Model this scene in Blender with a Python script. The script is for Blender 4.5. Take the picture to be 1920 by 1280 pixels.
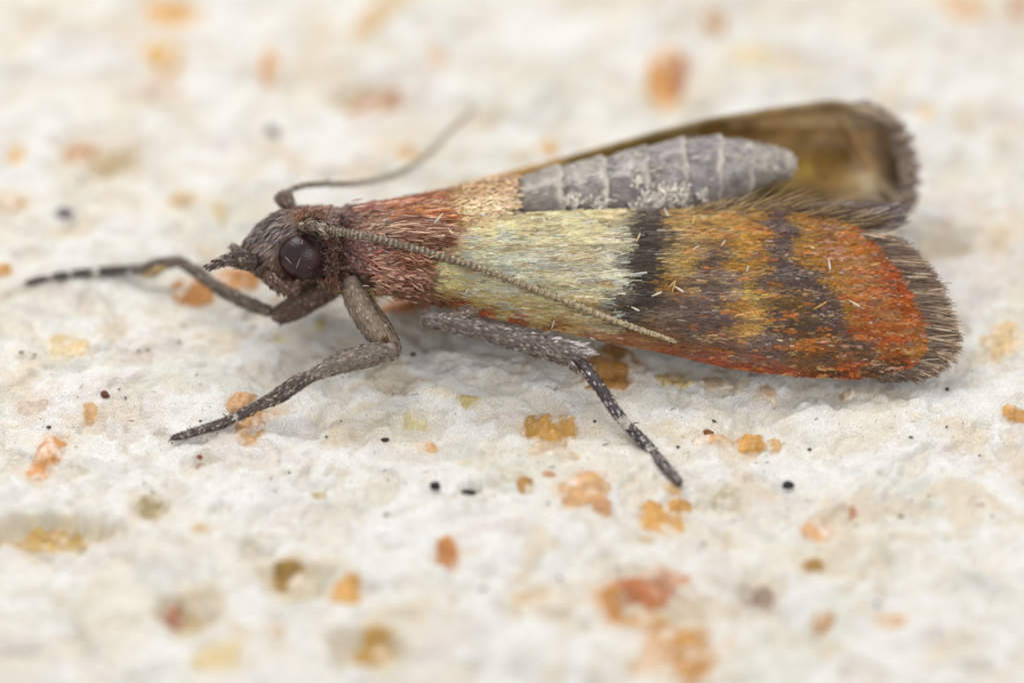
import bpy, math
import numpy as np
from mathutils import Matrix, Vector

# ------------------------------------------------------------------ clear
for o in list(bpy.data.objects):
    bpy.data.objects.remove(o)
scene = bpy.context.scene
scene.unit_settings.scale_length = 0.001          # one unit is one millimetre
COL = scene.collection
rng = np.random.default_rng(7)

# ------------------------------------------------------------------ camera
TH = math.radians(40)                              # looks down 40 degrees
DIST, WID = 60.0, 12.8
FWD = np.array([0, math.cos(TH), -math.sin(TH)])
UPV = np.array([0, math.sin(TH), math.cos(TH)])
RGT = np.array([1.0, 0, 0])
CAM = -FWD * DIST
PX = 1.0 / 150                                     # a photo pixel in millimetres, near the moth
cd = bpy.data.cameras.new('camera')
cam = bpy.data.objects.new('camera', cd)
COL.objects.link(cam)
cam.location = CAM
cam.rotation_euler = (math.pi / 2 - TH, 0, 0)
cd.sensor_width = 36
cd.lens = 36 * DIST / WID
cd.clip_start, cd.clip_end = 1, 400
DREF = 1.43
cd.dof.use_dof = True
cd.dof.focus_distance = DIST - DREF + 0.36
cd.dof.aperture_fstop = cd.lens / 1000 / 3.4
scene.camera = cam

# ------------------------------------------------------------------ light
w = bpy.data.worlds.new('World')
scene.world = w
w.use_nodes = True
w.node_tree.nodes['Background'].inputs[0].default_value = (1, 0.985, 0.96, 1)
w.node_tree.nodes['Background'].inputs[1].default_value = 0.68


def area(name, loc, tgt, size, power, col=(1, 1, 1)):
    l = bpy.data.lights.new(name, 'AREA')
    l.shape = 'RECTANGLE'
    l.size, l.size_y = size
    l.energy = power
    l.color = col
    o = bpy.data.objects.new(name, l)
    COL.objects.link(o)
    o.location = loc
    o.rotation_euler = (Vector(tgt) - Vector(loc)).to_track_quat('-Z', 'Y').to_euler()
    o['label'] = 'large diffused lamp above the moth'
    o['category'] = 'lamp'
    return o


area('softbox_key', (-16, 26, 46), (0, 0, 0), (34, 26), 16300, (1, 0.985, 0.955))
area('softbox_fill', (30, -34, 44), (0, 0, 0), (26, 26), 8000, (0.97, 0.985, 1))

vs = scene.view_settings
vs.view_transform = 'Standard'
vs.look = 'None'
vs.exposure = 0.05
vs.gamma = 1
scene.cycles.use_denoising = True
scene.cycles.max_bounces = 8
scene.cycles.sample_clamp_indirect = 4


# ------------------------------------------------------------------ helpers
def lin(c, k=1.0):
    c = np.asarray(c, float) / 255.0
    return np.clip(np.where(c <= 0.04045, c / 12.92, ((c + 0.055) / 1.055) ** 2.4) * k, 0, 0.95)


def hash2(ix, iy, seed):
    h = (ix.astype(np.int64) * 374761393 + iy.astype(np.int64) * 668265263 + seed * 974711) & 0xFFFFFFFF
    h = ((h ^ (h >> 13)) * 1274126177) & 0xFFFFFFFF
    h = (h ^ (h >> 16)) & 0xFFFFFFFF
    return h.astype(float) / 4294967295.0


def vnoise(x, y, seed=0):
    x = np.asarray(x, float); y = np.asarray(y, float)
    ix = np.floor(x); iy = np.floor(y)
    fx = x - ix; fy = y - iy
    fx = fx * fx * fx * (fx * (fx * 6 - 15) + 10)
    fy = fy * fy * fy * (fy * (fy * 6 - 15) + 10)
    a = hash2(ix, iy, seed); b = hash2(ix + 1, iy, seed)
    c = hash2(ix, iy + 1, seed); d = hash2(ix + 1, iy + 1, seed)
    return (a + (b - a) * fx + (c - a) * fy + (a - b - c + d) * fx * fy) * 2 - 1


def fbm(x, y, seed=0, octv=4, gain=0.5):
    s = 0; a = 1.0; t = 0
    for k in range(octv):
        ca, sa = math.cos(0.7 + k), math.sin(0.7 + k)
        f = 2.03 ** k
        s = s + a * vnoise((x * ca - y * sa) * f + k * 7.3, (x * sa + y * ca) * f - k * 3.1, seed + k * 17)
        t += a
        a *= gain
    return s / t


def P(px, py, d):
    """photo measurement (px, py) and distance d toward the lens, in mm, to a place in the world"""
    px = np.asarray(px, float); py = np.asarray(py, float); d = np.asarray(d, float)
    z = DIST - (d + DREF)
    sx = (px - 960) / 1920 * (WID / DIST) * z
    sy = (640 - py) / 1920 * (WID / DIST) * z
    return CAM + FWD * z[..., None] + RGT * sx[..., None] + UPV * sy[..., None]


PITS = [  # px, py, rx, ry, depth
    (85, 985, 120, 26, 0.34), (284, 962, 44, 26, 0.26), (545, 1090, 70, 34, 0.34), (365, 1150, 66, 44, 0.34),
    (690, 1222, 70, 40, 0.4), (1430, 1095, 46, 50, 0.25), (1340, 942, 60, 16, 0.10), (1000, 1110, 70, 30, 0.16),
    (215, 312, 60, 24, 0.3), (700, 170, 80, 26, 0.3), (1560, 1070, 70, 16, 0.14), (385, 855, 34, 16, 0.1),
    (1250, 155, 60, 50, 0.25), (320, 30, 70, 24, 0.25), (1780, 470, 60, 18, 0.2), (1250, 1140, 130, 40, 0.2),
]


def ray_flat(px, py, h=0.0):
    dx = (np.asarray(px, float) - 960) / 1920 * WID / DIST
    dy = (640 - np.asarray(py, float)) / 1920 * WID / DIST
    dirn = FWD + RGT * dx[..., None] + UPV * dy[..., None]
    t = (h - CAM[2]) / dirn[..., 2]
    return CAM + dirn * t[..., None]


PITW = []
for (px, py, rx, ry, dp) in PITS:
    c = ray_flat(px, py)
    e = ray_flat(px, py - ry)
    PITW.append((c[0], c[1], rx * PX, abs(e[1] - c[1]), dp))


def H(x, y):
    """height of the bread crumb"""
    wx = x + 0.25 * vnoise(x * 1.3, y * 1.3, 91)
    wy = y + 0.25 * vnoise(x * 1.3, y * 1.3, 92)
    h = 0.16 * fbm(wx / 3.2, wy / 2.6, 3, 3)
    h += 0.075 * fbm(wx / 0.9, wy / 0.7, 13, 3)
    rid = 1 - np.abs(fbm(wx / 0.75, wy / 0.55, 23, 3)) * 2.4
    h += 0.035 * rid
    h += 0.045 * fbm(x / 0.24, y / 0.22, 33, 4, 0.62)
    h += 0.062 * (np.abs(fbm(wx / 0.62 + 3, wy / 0.5, 141, 3, .55)) - 0.2)
    po = np.clip((fbm(wx / 0.42, wy / 0.36, 151, 3, .55) - 0.16) / 0.22, 0, 1)
    h -= 0.065 * po * po * (3 - 2 * po)
    # the crumb gets coarser away from the crust the moth walks on
    far = np.clip((-y - 2.1) / 2.2, 0, 1) + np.clip((y - 2.0) / 3.0, 0, 1)
    h += far * 0.24 * fbm(wx / 1.1 + 5, wy / 0.8, 43, 3)
    for (cx, cy, rx, ry, dp) in PITW:
        q = np.hypot((x - cx) / rx, (y - cy) / ry)
        q = q + 0.55 * fbm(x / 0.45, y / 0.45, 51, 4, .6)
        e = np.clip((1.15 - q) / 0.75, 0, 1)
        h -= 0.8 * dp * e * e * (3 - 2 * e)
    return h


def G(px, py, lift=0.0):
    """place on the bread seen at (px, py)"""
    px = np.asarray(px, float); py = np.asarray(py, float)
    p = ray_flat(px, py, 0.0)
    for _ in range(14):
        p = ray_flat(px, py, H(p[..., 0], p[..., 1]) + lift)
    return p


def gdepth(px, py):
    p = G(px, py)
    return DIST - DREF - (p - CAM) @ FWD


# ------------------------------------------------------------------ mesh building
WORLD = {}


def mesh_obj(name, verts, faces, mat, parent=None, cols=None, smooth=True, kind=None, label=None, cat=None, group=None):
    verts = np.asarray(verts, float)
    c = (verts.min(0) + verts.max(0)) / 2
    me = bpy.data.meshes.new(name)
    if isinstance(faces, np.ndarray):
        n = faces.shape[1]
        me.vertices.add(len(verts))
        me.vertices.foreach_set('co', (verts - c).astype(np.float32).ravel())
        me.loops.add(faces.size)
        me.loops.foreach_set('vertex_index', faces.astype(np.int32).ravel())
        me.polygons.add(len(faces))
        me.polygons.foreach_set('loop_start', (np.arange(len(faces)) * n).astype(np.int32))
        me.update(calc_edges=True)
    else:
        me.from_pydata((verts - c).tolist(), [], faces)
    if cols is not None:
        a = me.color_attributes.new('Col', 'FLOAT_COLOR', 'POINT')
        cc = np.ones((len(verts), 4), np.float32)
        cc[:, :3] = cols
        a.data.foreach_set('color', cc.ravel())
    me.polygons.foreach_set('use_smooth', np.full(len(me.polygons), smooth))
    me.materials.append(mat)
    me.validate()
    o = bpy.data.objects.new(name, me)
    COL.objects.link(o)
    base = np.zeros(3)
    if parent is not None:
        o.parent = parent
        base = WORLD[parent]
    o.location = c - base
    WORLD[o] = c
    if kind: o['kind'] = kind
    if label: o['label'] = label
    if cat: o['category'] = cat
    if group: o['group'] = group
    return o


class Buf:
    """collects triangles of one piece"""
    def __init__(s):
        s.v = []; s.f = []; s.c = []; s.n = 0

    def add(s, v, f, c):
        v = np.asarray(v, float).reshape(-1, 3)
        f = np.asarray(f, int)
        if f.shape[1] == 4:
            f = np.vstack([f[:, [0, 1, 2]], f[:, [0, 2, 3]]])
        c = np.broadcast_to(np.asarray(c, float), (len(v), 3))
        s.v.append(v); s.f.append(f + s.n); s.c.append(c)
        s.n += len(v)
        return s

    def build(s, name, mat, parent=None, **k):
        return mesh_obj(name, np.vstack(s.v), np.vstack(s.f), mat, parent, cols=np.vstack(s.c), **k)


def unit(a):
    return a / np.maximum(np.linalg.norm(a, axis=-1, keepdims=True), 1e-9)


def catmull(pts, n):
    pts = np.asarray(pts, float)
    k = len(pts)
    ext = np.vstack([2 * pts[0] - pts[1], pts, 2 * pts[-1] - pts[-2]])
    t = np.linspace(0, k - 1, n)
    i = np.minimum(t.astype(int), k - 2)
    u = (t - i)[:, None]
    p0, p1, p2, p3 = ext[i], ext[i + 1], ext[i + 2], ext[i + 3]
    return 0.5 * (2 * p1 + (p2 - p0) * u + (2 * p0 - 5 * p1 + 4 * p2 - p3) * u ** 2 + (3 * p1 - p0 - 3 * p2 + p3) * u ** 3)


def tube(path, rad, sides=12, flat=1.0, cap=True):
    """skin round a path; flat squashes it away from the screen direction"""
    path = np.asarray(path, float)
    n = len(path)
    rad = np.broadcast_to(np.asarray(rad, float), (n,))
    tan = unit(np.gradient(path, axis=0))
    ref = np.array([0, 0, 1.0]) if abs(tan[0][2]) < 0.8 else np.array([0, 1.0, 0])
    a = unit(np.cross(tan, np.cross(np.broadcast_to(ref, tan.shape), tan)))
    b = np.cross(tan, a)
    th = np.linspace(0, 2 * math.pi, sides, endpoint=False)
    V = path[:, None] + rad[:, None, None] * (a[:, None] * np.cos(th)[None, :, None] + flat * b[:, None] * np.sin(th)[None, :, None])
    V = V.reshape(-1, 3)
    F = []
    for i in range(n - 1):
        for j in range(sides):
            k = (j + 1) % sides
            F.append((i * sides + j, i * sides + k, (i + 1) * sides + k, (i + 1) * sides + j))
    F = np.array(F)
    F = np.vstack([F[:, [0, 1, 2]], F[:, [0, 2, 3]]])
    if cap:
        V = np.vstack([V, path[0] - tan[0] * rad[0] * 0.45, path[-1] + tan[-1] * rad[-1] * 0.45])
        j = np.arange(sides); k = (j + 1) % sides
        m = len(V)
        F = np.vstack([F, np.stack([np.full(sides, m - 2), k, j], 1),
                       np.stack([np.full(sides, m - 1), (n - 1) * sides + j, (n - 1) * sides + k], 1)])
    return V, F


def grid_faces(nu, nv, wrap=False):
    F = []
    for i in range(nu - 1):
        for j in range(nv if wrap else nv - 1):
            k = (j + 1) % nv
            F.append((i * nv + j, i * nv + k, (i + 1) * nv + k, (i + 1) * nv + j))
    return np.array(F)


def sample(V, F, n):
    """n random places on a triangle skin with normals"""
    a, b, c = V[F[:, 0]], V[F[:, 1]], V[F[:, 2]]
    cr = np.cross(b - a, c - a)
    ar = np.linalg.norm(cr, axis=1)
    i = rng.choice(len(F), n, p=ar / ar.sum())
    r1 = np.sqrt(rng.random(n))[:, None]; r2 = rng.random(n)[:, None]
    p = a[i] * (1 - r1) + b[i] * (r1 * (1 - r2)) + c[i] * (r1 * r2)
    return p, unit(cr[i])


def scales(p, n, d, length, width, lift, col, bend=0.25, point=0.5, lay=0.004):
    """overlapping scales: six corners each, rooted at p, pointing along d, tips lifted off the skin"""
    N = len(p)
    length = np.broadcast_to(length, (N,))[:, None]
    width = np.broadcast_to(width, (N,))[:, None]
    lift = np.broadcast_to(lift, (N,))[:, None]
    d = unit(d - n * np.sum(d * n, 1, keepdims=True))
    s = np.cross(n, d)
    roll = rng.normal(0, 0.18, (N, 1))
    s2 = unit(s + n * roll)
    p = p + n * lay
    mid = p + d * length * 0.55 + n * (lift * 0.55 + bend * width * 0.5)
    tip = p + d * length + n * lift
    v = np.stack([p - s2 * width * 0.22, p + s2 * width * 0.22,
                  mid - s2 * width * 0.5, mid + s2 * width * 0.5,
                  tip - s2 * width * 0.5 * point, tip + s2 * width * 0.5 * point], 1).reshape(-1, 3)
    b = (np.arange(N) * 6)[:, None]
    f = np.concatenate([b + np.array([[0, 1, 3]]), b + np.array([[0, 3, 2]]),
                        b + np.array([[2, 3, 5]]), b + np.array([[2, 5, 4]])], 0)
    c = np.repeat(np.broadcast_to(col, (N, 3)), 6, 0)
    return v, f, c


def hairs(p, d, length, rad, col, sag=0.0, curl=0.0, up=(0, 0, 1.0)):
    """tapered three-sided bristles"""
    N = len(p)
    length = np.broadcast_to(length, (N,))[:, None]
    rad = np.broadcast_to(rad, (N,))[:, None]
    d = unit(d)
    s = unit(np.cross(d, np.broadcast_to(FWD, d.shape)))
    u = np.cross(s, d)
    bendv = s * rng.normal(0, 1, (N, 1)) * curl + np.array(up) * sag
    rings = []
    for t, r in ((0, 0.8), (0.4, 1.0), (0.75, 0.7), (1.0, 0.12)):
        c = p + d * length * t + bendv * length * t * t
        for k in range(3):
            a = k * 2 * math.pi / 3
            rings.append(c + rad * r * (s * math.cos(a) + u * math.sin(a)))
    v = np.stack(rings, 1).reshape(-1, 3)
    b = (np.arange(N) * 12)[:, None]
    fs = []
    for i in range(3):
        for k in range(3):
            k2 = (k + 1) % 3
            fs.append(b + np.array([[i * 3 + k, i * 3 + k2, i * 3 + 3 + k2]]))
            fs.append(b + np.array([[i * 3 + k, i * 3 + 3 + k2, i * 3 + 3 + k]]))
    return v, np.concatenate(fs, 0), np.repeat(np.broadcast_to(col, (N, 3)), 12, 0)


class Pig:
    """pigment chart: each scale takes the colour of a nearby spot"""
    def __init__(s, rows, k=1.05, ax=1.0, ay=1.0, desat=0.10, warm=1.0):
        s.xy = np.array([[r[0] * ax, r[1] * ay] for r in rows], float)
        s.c = np.array([lin(r[2], k) for r in rows])
        hot = np.clip(s.c[:, 0] / s.c[:, 1] / 1.9 - 0.75, 0, 1) * warm
        s.c = s.c * np.stack([1 - .12 * hot, 1 + .32 * hot, 1 + .12 * hot], 1)
        g = s.c.mean(1, keepdims=True)
        s.c = s.c * (1 - desat) + g * desat
        s.ax, s.ay = ax, ay

    def __call__(s, px, py, jx=0, jy=0, soft=0, var=0.12):
        n = len(px)
        x = (px + rng.normal(0, 1, n) * jx) * s.ax
        y = (py + rng.normal(0, 1, n) * jy) * s.ay
        d = np.hypot(x[:, None] - s.xy[None, :, 0], y[:, None] - s.xy[None, :, 1])
        if soft:
            wgt = 1 / (d + soft) ** 4
            wgt /= wgt.sum(1, keepdims=True)
            c = wgt @ s.c
        else:
            c = s.c[np.argmin(d, 1)]
        if var:
            c = c * np.exp(rng.normal(0, var, (n, 1))) * np.exp(rng.normal(0, var * 0.25, (n, 3)))
        return np.clip(c, 0.004, 0.95)


# ------------------------------------------------------------------ materials
def base_mat(name):
    m = bpy.data.materials.new(name)
    m.use_nodes = True
    nt = m.node_tree
    b = nt.nodes['Principled BSDF']
    return m, nt, b


def attr_mat(name, rough=0.5, spec=0.4, noise_scale=40, noise_amt=0.25, bump=0.0, bump_scale=80, sheen=0.0,
             trans=0.0, sss=0.0, coat=0.0):
    m, nt, b = base_mat(name)
    at = nt.nodes.new('ShaderNodeAttribute'); at.attribute_name = 'Col'
    tc = nt.nodes.new('ShaderNodeTexCoord')
    nz = nt.nodes.new('ShaderNodeTexNoise'); nz.inputs['Scale'].default_value = noise_scale
    nz.inputs['Detail'].default_value = 3
    nt.links.new(tc.outputs['Object'], nz.inputs['Vector'])
    mr = nt.nodes.new('ShaderNodeMapRange')
    mr.inputs['From Min'].default_value = 0.3; mr.inputs['From Max'].default_value = 0.7
    mr.inputs['To Min'].default_value = 1 - noise_amt; mr.inputs['To Max'].default_value = 1 + noise_amt
    nt.links.new(nz.outputs['Fac'], mr.inputs['Value'])
    mx = nt.nodes.new('ShaderNodeVectorMath'); mx.operation = 'SCALE'
    nt.links.new(at.outputs['Color'], mx.inputs[0]); nt.links.new(mr.outputs[0], mx.inputs['Scale'])
    nt.links.new(mx.outputs[0], b.inputs['Base Color'])
    b.inputs['Roughness'].default_value = rough
    b.inputs['Specular IOR Level'].default_value = spec
    if sheen:
        b.inputs['Sheen Weight'].default_value = sheen
        b.inputs['Sheen Roughness'].default_value = 0.4
    if sss:
        b.inputs['Subsurface Weight'].default_value = sss
        b.inputs['Subsurface Radius'].default_value = (1, 0.8, 0.6)
        b.inputs['Subsurface Scale'].default_value = 0.12
    if coat:
        b.inputs['Coat Weight'].default_value = coat
        b.inputs['Coat Roughness'].default_value = 0.25
    if bump:
        bp = nt.nodes.new('ShaderNodeBump')
        bp.inputs['Strength'].default_value = 1.0
        bp.inputs['Distance'].default_value = bump
        n2 = nt.nodes.new('ShaderNodeTexNoise'); n2.inputs['Scale'].default_value = bump_scale
        n2.inputs['Detail'].default_value = 4
        nt.links.new(tc.outputs['Object'], n2.inputs['Vector'])
        nt.links.new(n2.outputs['Fac'], bp.inputs['Height'])
        nt.links.new(bp.outputs[0], b.inputs['Normal'])
    if trans:
        tr = nt.nodes.new('ShaderNodeBsdfTranslucent')
        nt.links.new(mx.outputs[0], tr.inputs['Color'])
        ms = nt.nodes.new('ShaderNodeMixShader'); ms.inputs[0].default_value = trans
        out = nt.nodes['Material Output']
        nt.links.new(b.outputs[0], ms.inputs[1]); nt.links.new(tr.outputs[0], ms.inputs[2])
        nt.links.new(ms.outputs[0], out.inputs['Surface'])
    return m


M_BREAD = attr_mat('bread_crumb', 0.5, 0.45, 46, 0.15, 0.04, 32, sss=0.10)
M_FLAKE = attr_mat('toasted_crust', 0.38, 0.5, 14, 0.16, 0.03, 18)
M_SPECK = attr_mat('charred_speck', 0.5, 0.4, 20, 0.3, 0.01, 30)
M_SCALE = attr_mat('wing_scale', 0.36, 0.34, 30, 0.15, trans=0.12)
M_WING = attr_mat('wing_membrane', 0.55, 0.3, 25, 0.2, 0.004, 60, trans=0.1)
M_FARW = attr_mat('wing_underside', 0.5, 0.35, 5, 0.25, 0.01, 9, trans=0.45)
M_BODY = attr_mat('body_scale', 0.3, 0.6, 30, 0.15)
M_CUT = attr_mat('cuticle', 0.5, 0.4, 14, 0.35, 0.012, 30)
M_ABD = attr_mat('abdomen_cuticle', 0.3, 0.55, 7, 0.22, 0.03, 9, coat=.25)
M_HAIR = attr_mat('hair_scale', 0.4, 0.5, 20, 0.1, trans=0.2)
M_ANT = attr_mat('antenna_cuticle', 0.45, 0.45, 20, 0.25)


def eye_material():
    m, nt, b = base_mat('compound_eye')
    tc = nt.nodes.new('ShaderNodeTexCoord')
    vo = nt.nodes.new('ShaderNodeTexVoronoi'); vo.inputs['Scale'].default_value = 46
    vo.inputs['Randomness'].default_value = 0.35
    nt.links.new(tc.outputs['Object'], vo.inputs['Vector'])
    bp = nt.nodes.new('ShaderNodeBump'); bp.inputs['Distance'].default_value = 0.0035; bp.invert = True
    nt.links.new(vo.outputs['Distance'], bp.inputs['Height'])
    nt.links.new(bp.outputs[0], b.inputs['Normal'])
    nz = nt.nodes.new('ShaderNodeTexNoise'); nz.inputs['Scale'].default_value = 3.5
    nt.links.new(tc.outputs['Object'], nz.inputs['Vector'])
    cr = nt.nodes.new('ShaderNodeValToRGB')
    cr.color_ramp.elements[0].color = (0.020, 0.008, 0.010, 1); cr.color_ramp.elements[0].position = 0.35
    cr.color_ramp.elements[1].color = (0.040, 0.014, 0.014, 1); cr.color_ramp.elements[1].position = 0.7
    nt.links.new(nz.outputs['Fac'], cr.inputs[0])
    nt.links.new(cr.outputs[0], b.inputs['Base Color'])
    b.inputs['Roughness'].default_value = 0.22
    b.inputs['Specular IOR Level'].default_value = 0.45
    return m


M_EYE = eye_material()

# ------------------------------------------------------------------ bread
FLK = [  # px, py, rx, ry, turn, colour, strength of bare crust
    (90, 845, 28, 42, 20, (236, 168, 96), 1.3), (165, 771, 17, 13, 0, (232, 180, 112), .9),
    (452, 757, 26, 20, 10, (218, 160, 92), 1), (472, 808, 28, 36, 0, (214, 160, 92), 1), (506, 780, 22, 9, -10, (220, 160, 90), 1),
    (376, 862, 12, 9, 0, (190, 140, 120), .9), (762, 571, 52, 15, -8, (205, 135, 70), 1.1),
    (1140, 684, 66, 44, 0, (176, 124, 48), 1.3), (1262, 714, 32, 16, -10, (205, 175, 95), .9),
    (1032, 806, 52, 26, -4, (206, 158, 76), 1.35), (1030, 838, 48, 24, 0, (214, 184, 150), .8),
    (1098, 920, 44, 34, 30, (224, 168, 96), 1.0), (1130, 945, 18, 22, 0, (218, 150, 76), 1), (985, 913, 14, 10, 0, (206, 158, 76), 1.1),
    (1238, 972, 46, 26, 25, (226, 172, 88), 1.3), (1276, 950, 26, 12, 10, (226, 172, 92), 1.2), (1262, 912, 17, 10, 0, (232, 190, 120), .9),
    (1358, 936, 44, 14, 0, (196, 190, 160), .9), (1408, 832, 28, 19, 10, (228, 170, 80), 1.3), (1335, 826, 34, 9, -10, (220, 165, 95), .9),
    (1450, 836, 13, 11, 0, (224, 172, 90), .9), (802, 838, 24, 8, 25, (228, 172, 100), 1), (880, 750, 22, 8, 0, (206, 186, 110), .8),
    (776, 786, 26, 12, 0, (212, 202, 150), .8), (868, 868, 10, 7, 0, (222, 204, 140), .8), (1532, 994, 26, 20, -15, (232, 172, 104), 1.0),
    (1600, 960, 7, 12, 0, (214, 140, 90), 1), (1522, 1056, 26, 10, -15, (200, 156, 84), 1.1), (840, 1048, 20, 22, 0, (220, 150, 84), 1.3),
    (1140, 1128, 30, 34, 0, (226, 160, 84), 1.3), (1205, 1108, 58, 22, 8, (208, 130, 72), 1.2), (1252, 1082, 44, 16, 0, (228, 170, 130), .9),
    (1275, 1225, 74, 66, 20, (222, 166, 92), 1.3), (1200, 1165, 50, 26, -20, (226, 176, 110), 1.0),
    (1428, 1108, 28, 30, 10, (150, 120, 104), 1), (1545, 1168, 18, 16, 0, (206, 150, 80), 1.1), (1666, 1166, 32, 15, 15, (224, 172, 110), 1),
    (322, 1140, 22, 18, -20, (176, 100, 48), 1.4), (365, 1160, 44, 32, 0, (206, 184, 132), .9), (540, 1094, 32, 22, 0, (186, 148, 66), 1.2),
    (650, 1106, 28, 20, 0, (230, 176, 96), 1.1), (522, 1182, 14, 12, 0, (230, 180, 100), 1), (706, 1222, 36, 26, 10, (208, 166, 80), 1.1),
    (405, 1228, 44, 30, 0, (236, 214, 160), .9), (80, 992, 88, 20, -6, (220, 186, 110), 1.1), (282, 962, 30, 18, 10, (190, 174, 120), .9),
    (96, 1010, 20, 10, 0, (226, 170, 100), 1), (375, 990, 20, 10, 0, (222, 196, 150), .8), (598, 930, 14, 10, 0, (220, 206, 160), .8),
    (1905, 778, 26, 11, 10, (232, 176, 104), 1.1), (362, 548, 40, 22, -8, (222, 152, 74), 1.2), (445, 522, 40, 24, -20, (228, 160, 84), 1.2),
    (122, 648, 42, 26, 0, (240, 214, 160), .9), (1882, 640, 44, 26, -20, (238, 206, 150), .9), (150, 290, 40, 20, 0, (202, 140, 64), 1.3),
    (218, 316, 50, 22, -15, (208, 186, 146), .9), (312, 102, 38, 26, -15, (238, 190, 100), 1.2), (322, 28, 56, 20, -10, (238, 186, 104), 1.2),
    (505, 122, 20, 20, 0, (236, 172, 92), 1.1), (700, 174, 54, 20, 0, (198, 140, 86), 1.2), (716, 22, 24, 50, 35, (222, 184, 116), 1.0),
    (822, 106, 24, 20, 0, (232, 200, 176), .9), (1246, 150, 36, 42, 10, (232, 172, 96), 1.2), (1270, 140, 16, 28, 10, (196, 116, 56), 1.2),
    (1341, 42, 22, 20, 0, (198, 142, 66), 1.3), (1030, 276, 20, 16, 0, (240, 198, 128), 1.1), (980, 296, 28, 10, 0, (222, 206, 170), .8),
    (1802, 14, 52, 32, 0, (236, 196, 154), 1.0), (1738, 210, 20, 18, 0, (240, 208, 160), 1.0), (1402, 110, 46, 18, -15, (242, 224, 180), .8),
    (1478, 126, 12, 12, 0, (238, 206, 160), .8), (30, 292, 16, 15, 0, (240, 198, 130), 1), (22, 386, 24, 10, 0, (236, 186, 126), 1.1),
    (768, 286, 24, 18, 0, (238, 196, 140), 1), (1870, 452, 36, 22, 0, (228, 210, 184), .8), (304, 172, 36, 30, 0, (226, 204, 190), .8),
    (345, 376, 34, 14, 10, (234, 200, 156), .9), (410, 395, 14, 18, 0, (228, 204, 140), .9), (10, 505, 16, 13, 0, (236, 184, 110), 1.1),
    (82, 24, 22, 16, 0, (206, 190, 154), .9), (1912, 12, 20, 26, 0, (206, 150, 100), 1.1), (1350, 720, 40, 16, 0, (210, 180, 150), .8),
    (1590, 745, 12, 6, 0, (232, 184, 110), 1), (1440, 735, 20, 14, 0, (212, 176, 140), .8), (600, 610, 12, 8, 0, (222, 214, 160), .8),
    (525, 640, 14, 10, 0, (224, 214, 160), .7), (1000, 1118, 40, 10, -10, (222, 184, 130), .8), (1845, 940, 30, 12, 0, (212, 196, 176), .7),
    (60, 760, 34, 26, 0, (222, 200, 186), .7), (1030, 890, 16, 6, -30, (222, 160, 110), .9), (1210, 1010, 18, 7, 0, (230, 206, 170), .6),
]
FW = []
for f in FLK:
    c = G(f[0], f[1])
    e = ray_flat(f[0], f[1] - f[3], c[2])
    FW.append((c[0], c[1], f[2] * PX, abs(e[1] - c[1]), -f[4], lin(f[5], 1.0), f[6]))


def axis(lo, hi, step, out, grow=1.16):
    core = np.arange(lo, hi + step / 2, step)
    pos = []; s = step; v = core[-1]
    while v < out:
        s *= grow; v += s; pos.append(v)
    neg = []; s = step; v = core[0]
    while v > -out:
        s *= grow; v -= s; neg.append(v)
    return np.array(neg[::-1] + list(core) + pos)


gx = axis(-7.2, 7.2, 0.027, 45)
gy = axis(-7.4, 8.6, 0.032, 45)
XX, YY = np.meshgrid(gx, gy, indexing='ij')
x, y = XX.ravel(), YY.ravel()
z = H(x, y)
def mask(a, lo, hi):
    t = np.clip((a - lo) / (hi - lo), 0, 1)
    return (t * t * (3 - 2 * t))[:, None]


wx = x + 0.3 * vnoise(x * 1.1, y * 1.1, 191)
wy = y + 0.3 * vnoise(x * 1.1, y * 1.1, 192)
col = np.broadcast_to(np.array([0.93, 0.915, 0.88]), (len(x), 3)).copy()
for (sc_, sd, lo, hi, am, cc) in [(1.8, 61, .0, .35, .65, (.90, .83, .70)), (1.2, 71, .08, .4, .55, (.77, .77, .67)), (0.9, 81, .12, .42, .60, (.80, .70, .65)),
                                  (0.55, 101, .12, .42, .50, (.68, .66, .62)), (0.7, 106, .16, .40, .60, (.82, .68, .48)), (0.3, 111, .14, .40, .45, (.78, .68, .54)),
                                  (0.5, 116, .10, .4, .60, (.95, .945, .93))]:
    k = am * mask(fbm(wx / sc_ + sd, wy / (sc_ * .8), sd, 4, .6), lo, hi)
    col = col * (1 - k) + np.array(cc) * k
po = mask(fbm((x + 0.25 * vnoise(x * 1.3, y * 1.3, 91)) / 0.42, (y + 0.25 * vnoise(x * 1.3, y * 1.3, 92)) / 0.36, 151, 3, .55), .18, .42)
col = col * (1 - .5 * po) + np.array([.80, .71, .57]) * .5 * po
col *= (.955 + 0.09 * fbm(x / 0.11, y / 0.11, 111, 3))[:, None]
for (cx, cy, rx, ry, tn, fc, st) in FW:       # crust colour soaked into the crumb round each flake
    near = np.where((np.abs(x - cx) < 2.2 * max(rx, ry)) & (np.abs(y - cy) < 2.2 * max(rx, ry)))[0]
    a = math.radians(tn)
    dx, dy = x[near] - cx, y[near] - cy
    q = np.hypot((dx * math.cos(a) + dy * math.sin(a)) / rx, (-dx * math.sin(a) + dy * math.cos(a)) / ry)
    q = q + 0.35 * vnoise(x[near] / 0.16, y[near] / 0.16, 121)
    k = (0.75 * np.clip(1.4 - q, 0, 1))[:, None]
    col[near] = col[near] * (1 - k) + (0.5 * fc + 0.5 * np.array([0.85, 0.74, 0.58])) * k
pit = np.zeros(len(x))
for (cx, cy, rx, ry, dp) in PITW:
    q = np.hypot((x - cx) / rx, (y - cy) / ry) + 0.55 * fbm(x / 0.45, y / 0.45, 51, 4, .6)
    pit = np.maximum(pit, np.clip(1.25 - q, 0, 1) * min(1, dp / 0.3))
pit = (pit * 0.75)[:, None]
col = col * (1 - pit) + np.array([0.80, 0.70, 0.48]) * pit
nu, nv = len(gx), len(gy)
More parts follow.
